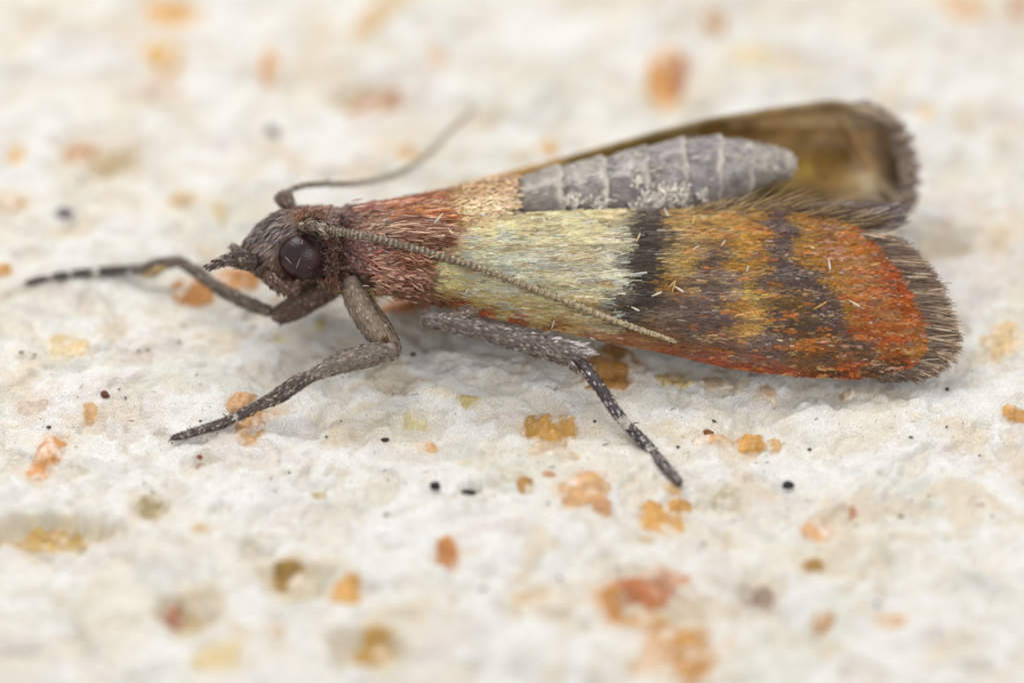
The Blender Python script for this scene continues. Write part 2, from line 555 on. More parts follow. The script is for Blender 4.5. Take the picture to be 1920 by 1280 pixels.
ii, jj = np.meshgrid(np.arange(nu - 1), np.arange(nv - 1), indexing='ij')
b0 = (ii * nv + jj).ravel()
QF = np.stack([b0, b0 + nv, b0 + nv + 1, b0 + 1], 1)
bread = mesh_obj('bread_surface', np.stack([x, y, z], 1), QF, M_BREAD, cols=col, kind='structure')

# toasted flakes bedded in the crumb: each breaks through the surface unevenly
for i, (cx, cy, rx, ry, tn, fc, st) in enumerate(FW):
    n = int(np.clip(max(rx, ry) / 0.018, 14, 44))
    u = np.linspace(-1.25, 1.25, n)
    U, V = np.meshgrid(u, u, indexing='ij')
    U, V = U.ravel(), V.ravel()
    a = math.radians(tn)
    fx = cx + U * rx * math.cos(a) - V * ry * math.sin(a)
    fy = cy + U * rx * math.sin(a) + V * ry * math.cos(a)
    q = np.hypot(U, V) ** 1.0
    sq = np.maximum(np.abs(U), np.abs(V))
    q = 0.6 * q + 0.4 * sq
    th = 0.065 * (1.0 - q ** 3) * min(st, 1.2) + 0.07 * fbm(fx / 0.2, fy / 0.2, 200 + i, 4, .6) * (0.5 + q) \
        - 0.05 * np.clip(1.05 - st, 0, 1) - 0.004
    hz = H(fx, fy)
    fz = hz + np.clip(th, -0.1, 0.095)
    var = fbm(fx / 0.13, fy / 0.13, 300 + i, 3)
    cc = (fc[None] * np.array([.82, .78, .70])) * (1 + 0.30 * var[:, None])
    pale = np.clip(fbm(fx / 0.2, fy / 0.2, 400 + i, 4, .6) * 3.4 - 0.3, 0, 1)[:, None] * 0.75
    cc = np.clip(cc * (1 - pale) + np.array([0.85, 0.76, 0.66]) * pale, 0, .93)
    crumbc = np.array([0.86, 0.80, 0.70])
    ed = np.clip((th + 0.016) / 0.034, 0, 1)[:, None] * (0.97 if st > 1.05 else 0.85)
    cc = crumbc * (1 - ed) + cc * ed
    mesh_obj('toasted_flake', np.stack([fx, fy, fz], 1), grid_faces(n, n), M_FLAKE, bread, cols=cc)


# ------------------------------------------------------------------ specks and crumbs lying on the bread
def pebble(name, px, py, rx, ry, turn, colr, **k):
    c = G(px, py)
    nu_, nv_ = 7, 9
    V = []
    for i in range(nu_):
        ph = math.pi * i / (nu_ - 1)
        for j in range(nv_):
            t = 2 * math.pi * j / nv_
            V.append((math.sin(ph) * math.cos(t), math.sin(ph) * math.sin(t), math.cos(ph)))
    V = np.array(V)
    V *= (1 + 0.28 * vnoise(V[:, 0] * 1.7 + px, V[:, 1] * 1.7 + V[:, 2] * 2.1 + py, 5))[:, None]
    a = math.radians(turn)
    X = V[:, 0] * rx * PX; Y = V[:, 1] * ry * PX * 1.25
    Wd = np.stack([X * math.cos(a) - Y * math.sin(a), X * math.sin(a) + Y * math.cos(a), V[:, 2] * min(rx, ry) * PX * 0.75], 1)
    Wd += c + np.array([0, 0, min(rx, ry) * PX * 0.35])
    cc = lin(colr) * (1 + 0.3 * vnoise(V[:, 0] * 3, V[:, 1] * 3 + px, 8))[:, None]
    return mesh_obj(name, Wd, grid_faces(nu_, nv_, True), M_SPECK, cols=np.clip(cc, 0, .9), **k)


pebble('dark_speck', 815, 913, 10, 8, 10, (28, 22, 24), label='roundish black speck beside the longer flat black speck on the bread', cat='speck')
pebble('dark_speck', 879, 924, 14, 6, -3, (34, 27, 28), label='elongated flat black speck lying on the bread next to a roundish one', cat='speck')
pebble('dark_speck', 1478, 911, 11, 7, 25, (30, 30, 38), label='bluish black speck on the bare white bread below the orange wing', cat='speck')
pebble('dark_speck', 722, 825, 8, 4, 0, (40, 34, 30), label='small black oblong speck below the knee of the near foreleg', cat='speck')
pebble('bread_crumb', 197, 741, 9, 7, -40, (96, 44, 22), label='tiny dark red-brown crumb on pale bread above the curled orange flake', cat='crumb')
pebble('bread_crumb', 1328, 812, 10, 6, -20, (120, 70, 24), label='small glossy brown crumb at the edge of a golden flake below the wing', cat='crumb')
pebble('bread_crumb', 374, 858, 6, 5, 0, (130, 70, 40), label='tiny reddish crumb below the near front foot of the moth', cat='crumb')
SP = [(1271, 838, 5, 4), (543, 887, 5, 4), (1518, 843, 6, 4), (1338, 790, 8, 4), (1115, 790, 5, 4), (1605, 984, 4, 4), (1689, 968, 6, 5),
      (92, 801, 7, 4), (287, 925, 6, 5), (376, 790, 5, 4), (775, 665, 9, 6), (1776, 730, 6, 5), (1708, 820, 7, 3), (1837, 854, 4, 3), (1742, 930, 3, 3),
      (223, 730, 3, 3), (235, 746, 4, 3), (612, 819, 4, 3), (271, 905, 3, 3), (1320, 1020, 4, 4), (1645, 1132, 8, 6), (905, 1105, 9, 7),
      (1028, 945, 5, 4), (725, 965, 6, 5), (323, 830, 3, 3), (120, 403, 17, 13), (510, 250, 15, 13), (1050, 1085, 6, 5), (40, 660, 8, 3),
      (66, 665, 8, 2), (260, 658, 4, 3), (277, 657, 4, 3), (1775, 800, 3, 3), (1860, 966, 4, 3), (508, 898, 3, 3), (640, 790, 3, 3)]
for (sx_, sy_, a_, b_) in SP:
    if sy_ > 450: a_, b_ = a_ * .68, b_ * .68
    pebble('dark_speck', sx_, sy_, a_, b_, rng.uniform(-40, 40), (78, 66, 58) if sy_ > 450 else (120, 110, 118),
           label={(120, 403): 'out-of-focus bluish grey grain on the bread beyond the outstretched far foreleg',
                  (510, 250): 'out-of-focus brownish grey grain on the bread beyond the raised antenna',
                  (775, 665): 'dark grain in the shade beside the knee of the near foreleg',
                  (323, 830): 'tiny dark grain touching the claws of the near front foot'}.get((sx_, sy_), 'tiny dark grain scattered on the white bread'),
           cat='speck', group='tiny dark grains on the bread')

# fine dust and shed hair scales nobody could count
dust = Buf()
n = 420
dp = G(rng.uniform(20, 1900, n), rng.uniform(640, 1120, n), 0.004)
ang = rng.uniform(0, math.pi, n)
dd = np.stack([np.cos(ang), np.sin(ang) * 0.7, 0 * ang], 1)
shade = np.where(rng.random((n, 1)) < 0.6, lin((120, 105, 95))[None], lin((200, 180, 150))[None]) * np.exp(rng.normal(0, .3, (n, 1)))
dust.add(*hairs(dp, dd, rng.choice([0.02, 0.025, 0.03, 0.06, 0.1], n), rng.uniform(0.003, 0.008, n), shade, curl=0.2))
dust.build('fine_dust', M_SPECK, kind='stuff', label='fine dust and shed scales strewn over the bread', cat='dust')

# ------------------------------------------------------------------ moth
moth = bpy.data.objects.new('moth', None)
COL.objects.link(moth)
mb = G(900, 640)
moth.location = mb
WORLD[moth] = mb
moth['label'] = 'small moth with cream and copper-orange banded wings standing on the bread'
moth['category'] = 'moth'


def ring_body(rings, sides=28, n=40, power=2.0):
    """rings: top point, bottom point (photo px), depth of the middle, half depth"""
    R = np.array([[r[0][0], r[0][1], r[1][0], r[1][1], r[2], r[3]] for r in rings], float)
    R = catmull(R, n)
    cx, cy = (R[:, 0] + R[:, 2]) / 2, (R[:, 1] + R[:, 3]) / 2
    hx, hy = (R[:, 0] - R[:, 2]) / 2, (R[:, 1] - R[:, 3]) / 2
    t = np.linspace(0, 2 * math.pi, sides, endpoint=False)
    px = cx[:, None] + hx[:, None] * np.cos(t)
    py = cy[:, None] + hy[:, None] * np.cos(t)
    d = R[:, 4][:, None] + R[:, 5][:, None] * np.sin(t)
    V = P(px, py, d).reshape(-1, 3)
    F = grid_faces(n, sides, True)[:, ::1]
    F = np.vstack([F[:, [0, 1, 2]], F[:, [0, 2, 3]]])
    m = len(V)
    c0 = V[:sides].mean(0); c1 = V[-sides:].mean(0)
    V = np.vstack([V, c0, c1])
    j = np.arange(sides); k = (j + 1) % sides
    F = np.vstack([F, np.stack([np.full(sides, m), k, j], 1), np.stack([np.full(sides, m + 1), (n - 1) * sides + j, (n - 1) * sides + k], 1)])
    # outward facing
    ctr = V.mean(0)
    fc = V[F].mean(1)
    nr = np.cross(V[F[:, 1]] - V[F[:, 0]], V[F[:, 2]] - V[F[:, 0]])
    if np.mean(np.sum(nr * (fc - ctr), 1) > 0) < 0.5:
        F = F[:, [0, 2, 1]]
    return V, F


def to_px(p):
    q = p - CAM
    zz = q @ FWD
    return 960 + (q @ RGT) / zz * DIST / WID * 1920, 640 - (q @ UPV) / zz * DIST / WID * 1920


def outward(V, F):
    ctr = V.mean(0)
    fc = V[F].mean(1)
    nr = np.cross(V[F[:, 1]] - V[F[:, 0]], V[F[:, 2]] - V[F[:, 0]])
    return F if np.mean(np.sum(nr * (fc - ctr), 1) > 0) > 0.5 else F[:, [0, 2, 1]]


def scr(dx, dy, dz=0.0):
    """direction from screen right, screen down and toward the lens"""
    return RGT * dx - UPV * dy - FWD * dz


# ---- thorax
PIG_TH = Pig([
    (650, 395, (122, 82, 76)), (690, 398, (150, 92, 76)), (740, 392, (158, 92, 66)), (790, 380, (152, 92, 64)), (840, 372, (168, 112, 72)),
    (890, 362, (190, 152, 112)), (940, 352, (196, 160, 122)), (870, 395, (200, 174, 130)), (920, 385, (198, 172, 134)), (955, 380, (186, 160, 124)),
    (720, 425, (126, 84, 68)), (770, 412, (160, 92, 52)), (815, 405, (164, 98, 52)), (845, 415, (176, 120, 60)), (690, 430, (150, 100, 78)),
    (650, 450, (118, 70, 68)), (690, 470, (138, 76, 74)), (730, 480, (128, 84, 78)), (770, 490, (120, 82, 74)), (800, 500, (130, 74, 60)),
    (660, 500, (112, 70, 70)), (700, 510, (140, 86, 82)), (740, 520, (116, 76, 66)), (790, 525, (112, 60, 46)), (820, 540, (110, 60, 44)),
    (680, 535, (150, 120, 95)), (740, 545, (150, 118, 84)), (640, 420, (84, 56, 52)), (640, 480, (80, 50, 52)), (650, 530, (96, 64, 58)),
    (800, 440, (122, 82, 68)), (840, 455, (128, 88, 66)), (765, 440, (118, 84, 76)), (820, 470, (132, 90, 70)), (860, 470, (120, 70, 50))], 1.35, desat=.04)
V, F = ring_body([((628, 398), (628, 512), -1.15, .32), ((650, 388), (650, 530), -1.15, .50), ((700, 384), (700, 545), -1.2, .66),
                  ((760, 370), (760, 552), -1.3, .76), ((830, 358), (830, 550), -1.4, .80), ((900, 344), (900, 520), -1.5, .78), ((962, 334), (962, 480), -1.55, .7)],
                 30, 46)
V = V + 0.02 * np.stack([fbm(V[:, 0] * 3, V[:, 1] * 3 + V[:, 2], s, 2) for s in (1, 2, 3)], 1)
px, py = to_px(V)
thorax = mesh_obj('thorax', V, F, M_CUT, moth, cols=PIG_TH(px, py, soft=8, var=0) * 0.8)
n = 15000
p, nr = sample(V, F, n)
px, py = to_px(p)
keep = (nr @ FWD < 0.45)
p, nr, px, py = p[keep], nr[keep], px[keep], py[keep]
n = len(p)
low = np.clip((py - 440) / 60, 0, 1)
L = np.where(px > 850, 0.08, 0.095) * np.exp(rng.normal(0, .3, n)) * (1 - 0.35 * low)
Wd = np.where(px > 850, 0.035, 0.019) * np.exp(rng.normal(0, .3, n)) * (1 + 0.5 * low)
dv = scr(1, 0.05) + rng.normal(0, 0.22, (n, 3))
tb = Buf()
c = .5 * PIG_TH(px, py, 24, 10, var=0.28) + .5 * PIG_TH(px, py, soft=8, var=.15)
lil = rng.random(n) < 0.12 * (0.4 + low)
c[lil] = c[lil] * 0.4 + lin((205, 175, 172)) * 0.6
tb.add(*scales(p, nr, dv, L, Wd, 0.016 * np.exp(rng.normal(0, .5, n)), c, 0.4, 0.6))
tb.build('scale_cover', M_BODY, thorax, kind='stuff')
# long lappets of hair scales over the wing base and the back
tb = Buf()
for (x0, y0, x1, y1, d0, spread, num, cl) in [
        (735, 432, 862, 446, -0.42, 15, 520, [(126, 84, 68), (150, 104, 84), (104, 66, 54), (176, 140, 120)]),
        (700, 404, 850, 380, -0.88, 10, 560, [(160, 92, 64), (150, 84, 58), (178, 116, 84), (120, 68, 52)]),
        (735, 412, 858, 408, -0.64, 9, 460, [(176, 104, 52), (160, 86, 44), (190, 130, 80), (130, 76, 52)]),
        (660, 398, 720, 392, -0.86, 7, 200, [(150, 96, 84), (128, 78, 72), (176, 130, 118)]),
        (640, 548, 800, 556, -0.75, 4, 200, [(200, 180, 140), (176, 150, 104), (130, 90, 60)]),
        (690, 470, 800, 500, -0.54, 26, 420, [(128, 70, 64), (150, 92, 84), (110, 62, 54)]),
        (700, 505, 835, 530, -0.40, 20, 620, [(132, 86, 78), (150, 102, 88), (108, 62, 48), (176, 140, 126), (126, 92, 70)]),
        (740, 470, 840, 492, -0.38, 14, 320, [(140, 96, 78), (118, 72, 60), (160, 112, 90)])]:
    t = rng.random(num)
    bx = x0 + (x1 - x0) * t * 0.70 + rng.normal(0, 9, num)
    by = y0 + (y1 - y0) * t * 0.72 + rng.normal(0, 1, num) * spread
    base = P(bx, by, d0 + rng.normal(0, .025, num) - 0.12 * np.abs(by - (y0 + y1) / 2) / max(spread, 1) * 0.5)
    dirs = np.stack([np.full(num, x1 - x0), np.full(num, y1 - y0) * 1.0], 1) / math.hypot(x1 - x0, y1 - y0)
    dv = dirs[:, :1] * RGT - dirs[:, 1:] * UPV + rng.normal(0, .28 if y0 > 460 else .10, (num, 3))
    cl = np.array([lin(q) for q in cl])
    nn = unit(scr(0, -.45, 1)[None] + rng.normal(0, .15, (num, 3)))
    tb.add(*scales(base, nn, dv, rng.uniform(.14, .30, num) * (.5 if y0 > 460 else 1), rng.uniform(.012, .024, num) * (1.25 if y0 > 460 else 1), rng.uniform(0, .03, num),
                   1.35 * (cl * np.array([1.0, 1.0, .86]))[rng.integers(0, len(cl), num)] * np.exp(rng.normal(0, .15, (num, 1))), 0.5, 0.45))
tb.build('hair_tuft', M_BODY, thorax, kind='stuff')

# ---- head
PIG_HD = Pig([
    (470, 455, (98, 84, 76)), (490, 430, (88, 76, 72)), (515, 412, (84, 70, 68)), (540, 405, (92, 72, 66)), (560, 400, (116, 84, 76)),
    (590, 395, (130, 92, 84)), (615, 400, (126, 88, 80)), (505, 455, (108, 94, 86)), (520, 440, (92, 78, 74)), (480, 475, (84, 66, 60)),
    (500, 490, (80, 56, 46)), (470, 495, (70, 52, 46)), (520, 515, (88, 58, 46)), (540, 535, (104, 74, 62)), (500, 512, (84, 58, 50)),
    (570, 530, (90, 58, 52)), (610, 510, (76, 48, 46)), (620, 470, (66, 44, 44)), (625, 440, (84, 60, 56)), (590, 420, (96, 76, 70))], 1.45, desat=.04)
V, F = ring_body([((444, 468), (443, 490), -1.08, .07), ((458, 458), (457, 496), -1.1, .14), ((470, 442), (468, 502), -1.1, .22), ((490, 419), (488, 518), -1.1, .34),
                  ((520, 400), (518, 536), -1.1, .44), ((552, 390), (550, 545), -1.10, .50), ((588, 387), (588, 530), -1.15, .52),
                  ((620, 390), (620, 518), -1.15, .46), ((645, 396), (645, 512), -1.15, .36)], 28, 40)
V = V + 0.012 * np.stack([fbm(V[:, 0] * 4, V[:, 1] * 4 + V[:, 2], s, 2) for s in (4, 5, 6)], 1)
px, py = to_px(V)
head = mesh_obj('head', V, F, M_CUT, moth, cols=PIG_HD(px, py, soft=6, var=0) * 0.75)
n = 7000
p, nr = sample(V, F, n)
px, py = to_px(p)
keep = (nr @ FWD < 0.5) & (np.hypot(px - 565, py - 480) > 46)
p, nr, px, py = p[keep], nr[keep], px[keep], py[keep]
n = len(p)
front = (px < 548) & (py < 480)
low = (py >= 480) & (px < 560)
dv = np.where(front[:, None], scr(-0.8, 0.75)[None], np.where(low[:, None], scr(-0.55, 0.5)[None], scr(0.5, -0.2)[None])) + rng.normal(0, .22, (n, 3))
L = np.where(front, 0.13, 0.07) * np.exp(rng.normal(0, .25, n))
c = PIG_HD(px, py, 8, 8, var=0.42)
br = rng.random(n) < 0.13
c[br] = c[br] * 0.4 + lin((190, 175, 165)) * 0.5
hb = Buf()
hb.add(*scales(p, nr, dv, L, rng.uniform(.012, .024, n), rng.uniform(0.0, .035, n), c, 0.4, 0.4))
# crest of short upright scales between the antennae, and the collar behind the eye
for (cx_, cy_, sp_, num, dz, vec, cl) in [(562, 411, 15, 200, -0.64, scr(.5, -.7, .5), (124, 86, 74)), (590, 412, 16, 160, -0.60, scr(.7, -.6, .5), (108, 74, 62)),
                                          (618, 470, 26, 200, -0.62, scr(.6, -.1, .8), (80, 52, 44)), (622, 530, 14, 120, -0.68, scr(.2, 1, .4), (100, 66, 54)),
                                          (535, 535, 16, 120, -0.75, scr(-.3, 1, .2), (112, 80, 68)), (604, 406, 16, 120, -.88, scr(.9, -.4, .1), (140, 96, 82))]:
    base = P(cx_ + rng.normal(0, sp_ * .55, num), cy_ + rng.normal(0, sp_ * (1.1 if cx_ in (618,) else .5), num), dz + rng.normal(0, .03, num))
    nn = unit(scr(0, -.2, 1)[None] + rng.normal(0, .3, (num, 3)))
    hb.add(*scales(base, nn, vec[None] + rng.normal(0, .35, (num, 3)), rng.uniform(.04, .085, num), rng.uniform(.011, .02, num), rng.uniform(.0, .04, num),
                   1.4 * lin(cl)[None] * np.array([1, 1.05, .85]) * np.exp(rng.normal(0, .3, (num, 1))), .4, .6))
hb.build('scale_cover', M_BODY, head, kind='stuff')


def ball(c, ax_r, ax_u, ax_f, nu=22, nv=32):
    V = []
    for i in range(nu):
        ph = math.pi * i / (nu - 1)
        for j in range(nv):
            t = 2 * math.pi * j / nv
            V.append(c + RGT * ax_r * math.sin(ph) * math.cos(t) + UPV * ax_u * math.sin(ph) * math.sin(t) - FWD * ax_f * math.cos(ph))
    return np.array(V), grid_faces(nu, nv, True)


V, F = ball(P(566, 480, -0.72), 0.300, 0.290, 0.245)
eye = mesh_obj('eye', V, F, M_EYE, head)
V, F = ball(P(560, 470, -1.62), 0.26, 0.26, 0.22)
mesh_obj('eye', V, F, M_EYE, head)
eb = Buf()
ea = np.array([(566, 458, 568, 449, .0), (535, 482, 548, 496, 0), (556, 502, 564, 482, 0), (578, 502, 600, 503, 0), (598, 462, 603, 474, 0), (575, 440, 586, 449, 0), (553, 518, 585, 512, 0)])
eyec = P(565, 480, -0.74)
for (x0, y0, x1, y1, _) in ea:
    rr = lambda xx, yy: -0.72 + 0.26 * math.sqrt(max(0.02, 1 - ((xx - 565) / 43) ** 2 - ((yy - 480) / 42) ** 2))
    a_, b_ = P(x0, y0, rr(x0, y0)), P(x1, y1, rr(x1, y1) + .02)
    eb = Buf()
    eb.add(*hairs(a_[None], (b_ - a_)[None], np.linalg.norm(b_ - a_), .007, lin((190, 160, 150))[None]))
    eb.build('stray_hair', M_HAIR, head)


def scaly_tube(path, rad, colf, n_sc, L, Wd, lift, sides=14, flat=1.0, along=1.0, jit=.15, dens_keep=True, lightcol=None, lightp=0.0):
    V, F = tube(path, rad, sides, flat)
    F = outward(V, F) if len(path) < 6 else F
    b = Buf()
    px, py = to_px(V)
    b.add(V, F, colf(px, py, 0) * 0.85)
    p, nr = sample(V, F, n_sc)
    # find the direction of the nearest path piece
    tan = unit(np.gradient(path, axis=0))
    k = np.argmin(((p[:, None] - path[None]) ** 2).sum(2), 1)
    out = p - path[k]
    nr = np.where((np.sum(nr * out, 1) < 0)[:, None], -nr, nr)
    px, py = to_px(p)
    c = colf(px, py, 1)
    if lightcol is not None:
        m = rng.random(len(p)) < lightp
        c[m] = lin(lightcol) * np.exp(rng.normal(0, .2, (m.sum(), 1)))
    b.add(*scales(p, nr, tan[k] * along + rng.normal(0, jit, p.shape), L * np.exp(rng.normal(0, .25, len(p))), Wd * np.exp(rng.normal(0, .25, len(p))),
                  lift * np.exp(rng.normal(0, .5, len(p))), c, .4, .55))
    return b


def flatcol(rgb, var=0.25, band=None, k=1.3):
    base = lin(rgb, k)

    def f(px, py, jit):
        c = np.broadcast_to(base, (len(px), 3)).copy()
        if band is not None:
            for (bx, by, br_, bc) in band:
                m = np.hypot(px - bx, py - by) < br_
                c[m] = lin(bc)
        if jit: c = c * np.exp(rng.normal(0, var, (len(px), 1)))
        return np.clip(c, .004, .9)
    return f


# palps and mouthparts
for (pts, rd, cl, nsc) in [([(478, 492, -.78), (452, 490, -.72), (425, 488, -.68), (392, 501, -.66)], [.10, .085, .062, .028], (76, 62, 54), 700),
                           ([(480, 486, -.95), (455, 476, -.95), (436, 463, -.95)], [.09, .06, .03], (112, 96, 92), 360)]:
    path = catmull(P([q[0] for q in pts], [q[1] for q in pts], [q[2] for q in pts]), 18)
    rad = np.interp(np.linspace(0, 1, 18), np.linspace(0, 1, len(rd)), rd)
    scaly_tube(path, rad, flatcol(cl, .3), nsc, .055, .018, .012, jit=.25, lightcol=(150, 130, 120), lightp=.12).build('labial_palp', M_BODY, head)
path = catmull(P([500, 520, 545, 556], [512, 530, 540, 528], [-.80, -.74, -.74, -.78]), 16)
scaly_tube(path, np.array([.08] * 4 + [.085] * 8 + [.05] * 4), flatcol((96, 72, 60), .35), 460, .06, .02, .018, jit=.4).build('proboscis', M_BODY, head)


# ---- near forewing
TOPX = [742, 775, 815, 860, 910, 960, 1050, 1150, 1290, 1450, 1540, 1590, 1625, 1650, 1690, 1722, 1738]
TOPY = [549, 528, 484, 430, 410, 402, 398, 397, 395, 398, 408, 424, 448, 475, 522, 590, 645]
BOTX = [742, 760, 850, 1000, 1200, 1350, 1480, 1600, 1670, 1705, 1738]
BOTY = [552, 557, 578, 613, 651, 686, 703, 709, 702, 690, 650]


def wtop(px): return np.interp(px, TOPX, TOPY)
def wbot(px): return np.interp(px, BOTX, BOTY)


def wing_d(px, py):
    tp, bt = wtop(px), np.maximum(wbot(px), wtop(px) + 4)
    # the roof-like wing: measured against a straight reference band so that the tip stays smooth
    t = np.clip((py - 395) / np.maximum(wbot(np.minimum(px, 1660)) - 395, 60), 0, 1.05)
    dt = np.interp(px, [690, 860, 1300, 1740], [-0.62, -0.86, -1.00, -1.08])
    db = np.interp(px, [690, 760, 1200, 1740], [-0.62, -0.55, -0.42, -0.58])
    s = dt + (db - dt) * t + 0.22 * 4 * t * (1 - t) * np.interp(px, [690, 820, 1500, 1740], [.15, 1, .9, .45])
    s = s + 0.016 * np.sin((py - 560) * (0.20 - 0.00006 * (px - 700)) + 1.0) * np.clip((px - 820) / 200, 0, 1) + 0.012 * vnoise(px / 60, py / 22, 77)
    return s


PIG_W = Pig([
    (850, 455, (208, 188, 142)), (900, 420, (208, 192, 146)), (960, 410, (208, 198, 152)), (1040, 405, (208, 198, 156)), (1110, 405, (204, 194, 152)), (1150, 410, (194, 180, 142)),
    (880, 470, (186, 186, 160)), (940, 450, (194, 194, 162)), (1010, 440, (200, 194, 156)), (1080, 440, (200, 194, 156)), (1140, 450, (200, 194, 168)),
    (870, 500, (178, 178, 150)), (930, 490, (182, 187, 168)), (1000, 480, (184, 186, 168)), (1070, 490, (194, 189, 162)), (1130, 500, (199, 196, 173)), (1155, 525, (199, 199, 178)),
    (830, 500, (194, 188, 146)), (840, 530, (184, 174, 120)), (900, 540, (190, 184, 150)), (960, 540, (184, 184, 156)), (1030, 540, (194, 189, 156)), (1100, 550, (190, 184, 152)),
    (880, 565, (164, 148, 88)), (940, 580, (168, 152, 94)), (1010, 590, (173, 158, 104)), (1080, 590, (178, 162, 120)), (1060, 615, (172, 142, 90)), (1110, 600, (178, 164, 126)), (980, 560, (180, 172, 130)), (1050, 565, (186, 176, 138)),
    (800, 500, (130, 74, 56)), (790, 525, (112, 62, 46)), (830, 470, (150, 110, 80)), (750, 530, (118, 76, 66)), (700, 535, (140, 100, 84)), (835, 552, (150, 110, 62)),
    (790, 550, (110, 58, 42)), (820, 565, (92, 42, 30)), (860, 578, (136, 42, 24)), (900, 588, (156, 54, 28)), (960, 602, (152, 58, 32)), (1030, 618, (154, 70, 38)), (1100, 632, (152, 74, 42)), (1180, 643, (152, 78, 46)),
    (1250, 657, (154, 66, 34)), (1320, 675, (158, 58, 30)), (1400, 690, (160, 56, 30)), (1480, 700, (156, 56, 30)), (1550, 704, (134, 56, 36)), (1200, 625, (134, 92, 60)),
    (1180, 420, (104, 88, 78)), (1215, 408, (98, 82, 74)), (1185, 450, (92, 78, 70)), (1222, 440, (96, 80, 74)), (1180, 490, (76, 62, 54)), (1215, 480, (78, 64, 56)),
    (1178, 530, (76, 62, 54)), (1212, 522, (80, 66, 58)), (1190, 560, (86, 72, 64)), (1140, 578, (102, 92, 80)), (1170, 600, (98, 84, 74)),
    (1255, 410, (194, 152, 84)), (1300, 405, (188, 152, 90)), (1360, 410, (194, 146, 78)), (1420, 408, (188, 130, 60)), (1270, 440, (188, 158, 100)), (1320, 440, (194, 140, 70)), (1400, 450, (194, 130, 44)), (1425, 430, (200, 114, 28)),
    (1258, 500, (194, 168, 105)), (1278, 488, (188, 152, 78)), (1300, 465, (162, 120, 76)), (1330, 490, (108, 82, 72)), (1350, 470, (130, 98, 70)), (1380, 490, (184, 126, 38)), (1420, 480, (184, 114, 28)), (1410, 512, (162, 110, 48)),
    (1255, 540, (152, 98, 54)), (1243, 530, (176, 110, 22)), (1260, 572, (124, 102, 92)), (1300, 540, (130, 110, 98)), (1340, 560, (124, 102, 92)), (1290, 600, (106, 84, 80)), (1340, 600, (106, 82, 80)), (1230, 590, (118, 96, 80)),
    (1220, 562, (102, 84, 76)), (1370, 540, (142, 126, 116)), (1280, 625, (112, 86, 70)), (1340, 630, (118, 80, 70)), (1440, 530, (106, 88, 76)), (1460, 560, (120, 82, 44)),
    (1402, 560, (200, 168, 78)), (1395, 590, (212, 170, 95)), (1400, 620, (212, 154, 78)), (1378, 580, (184, 108, 32)), (1426, 590, (178, 120, 42)), (1410, 605, (206, 158, 85)),
    (1445, 590, (106, 76, 60)), (1455, 612, (102, 82, 80)), (1490, 600, (106, 80, 56)), (1500, 580, (132, 84, 44)), (1490, 630, (124, 78, 50)),
    (1450, 420, (106, 84, 86)), (1465, 440, (90, 70, 70)), (1455, 470, (82, 66, 62)), (1470, 490, (98, 82, 80)), (1480, 510, (108, 96, 90)), (1502, 525, (102, 90, 82)), (1530, 545, (112, 100, 92)), (1545, 562, (108, 94, 84)),
    (1530, 582, (106, 80, 60)), (1545, 602, (100, 80, 76)), (1562, 622, (106, 84, 78)), (1582, 640, (110, 86, 76)),
    (1500, 430, (196, 142, 78)), (1530, 420, (194, 120, 66)), (1510, 460, (190, 136, 70)), (1550, 440, (162, 98, 70)), (1560, 470, (196, 108, 70)), (1590, 440, (196, 120, 52)), (1600, 470, (202, 108, 34)), (1510, 490, (194, 124, 52)),
    (1550, 500, (196, 120, 46)), (1600, 500, (202, 132, 94)), (1640, 490, (192, 86, 22)), (1560, 530, (190, 130, 62)), (1600, 530, (202, 120, 86)), (1650, 530, (196, 90, 46)), (1670, 540, (192, 70, 14)), (1590, 560, (190, 130, 52)),
    (1640, 560, (200, 108, 74)), (1690, 570, (196, 80, 16)), (1600, 590, (180, 114, 56)), (1660, 590, (196, 120, 82)), (1710, 600, (196, 86, 30)), (1600, 615, (190, 80, 26)), (1650, 620, (196, 90, 30)), (1700, 630, (196, 90, 40)),
    (1720, 640, (190, 120, 66)), (1650, 650, (190, 86, 30)), (1690, 660, (186, 86, 36)), (1500, 650, (152, 92, 48)), (1550, 645, (176, 92, 36)), (1600, 640, (122, 90, 84)), (1580, 665, (152, 92, 58)), (1620, 660, (116, 96, 90)),
    (1650, 675, (132, 92, 64)), (1640, 690, (106, 80, 70)), (1420, 640, (122, 100, 96)), (1450, 660, (116, 84, 74)), (1380, 650, (122, 80, 70)), (1520, 675, (140, 80, 52)), (1480, 680, (130, 76, 54)), (1560, 690, (118, 76, 60)),
    (1320, 650, (130, 76, 58)), (1260, 635, (136, 82, 50)), (1400, 670, (150, 66, 38)), (1600, 695, (156, 56, 28)), (1690, 685, (86, 66, 50))], 1.22, desat=.06)

creamy = (PIG_W.xy[:, 0] < 1165) & (PIG_W.c.min(1) > .12)
PIG_W.c[creamy] *= np.array([1.03, .985, .93])
bnd = (PIG_W.c.max(1) < .17) & (((PIG_W.xy[:, 0] > 1110) & (PIG_W.xy[:, 0] < 1230) & (PIG_W.xy[:, 1] < 605)) | ((PIG_W.xy[:, 0] > 1440) & (PIG_W.xy[:, 0] < 1590)))
PIG_W.c[bnd] *= np.where(PIG_W.xy[bnd, 0] < 1300, .50, .66)[:, None]
mid = (PIG_W.xy[:, 0] > 1235) & (PIG_W.xy[:, 0] <= 1485) & (PIG_W.c.max(1) > .24)
PIG_W.c[mid] *= np.array([.86, .82, .80])
gb = (PIG_W.c.max(1) < .24) & (PIG_W.xy[:, 0] > 1215) & ~bnd
PIG_W.c[gb] *= .82
rust = (PIG_W.xy[:, 0] > 1485) & ~bnd
PIG_W.c[rust] *= np.array([.70, .63, .40])
nu_, nv_ = 110, 34
uu = np.linspace(0, 1, nu_)
gxw = 744 + (1737 - 744) * uu
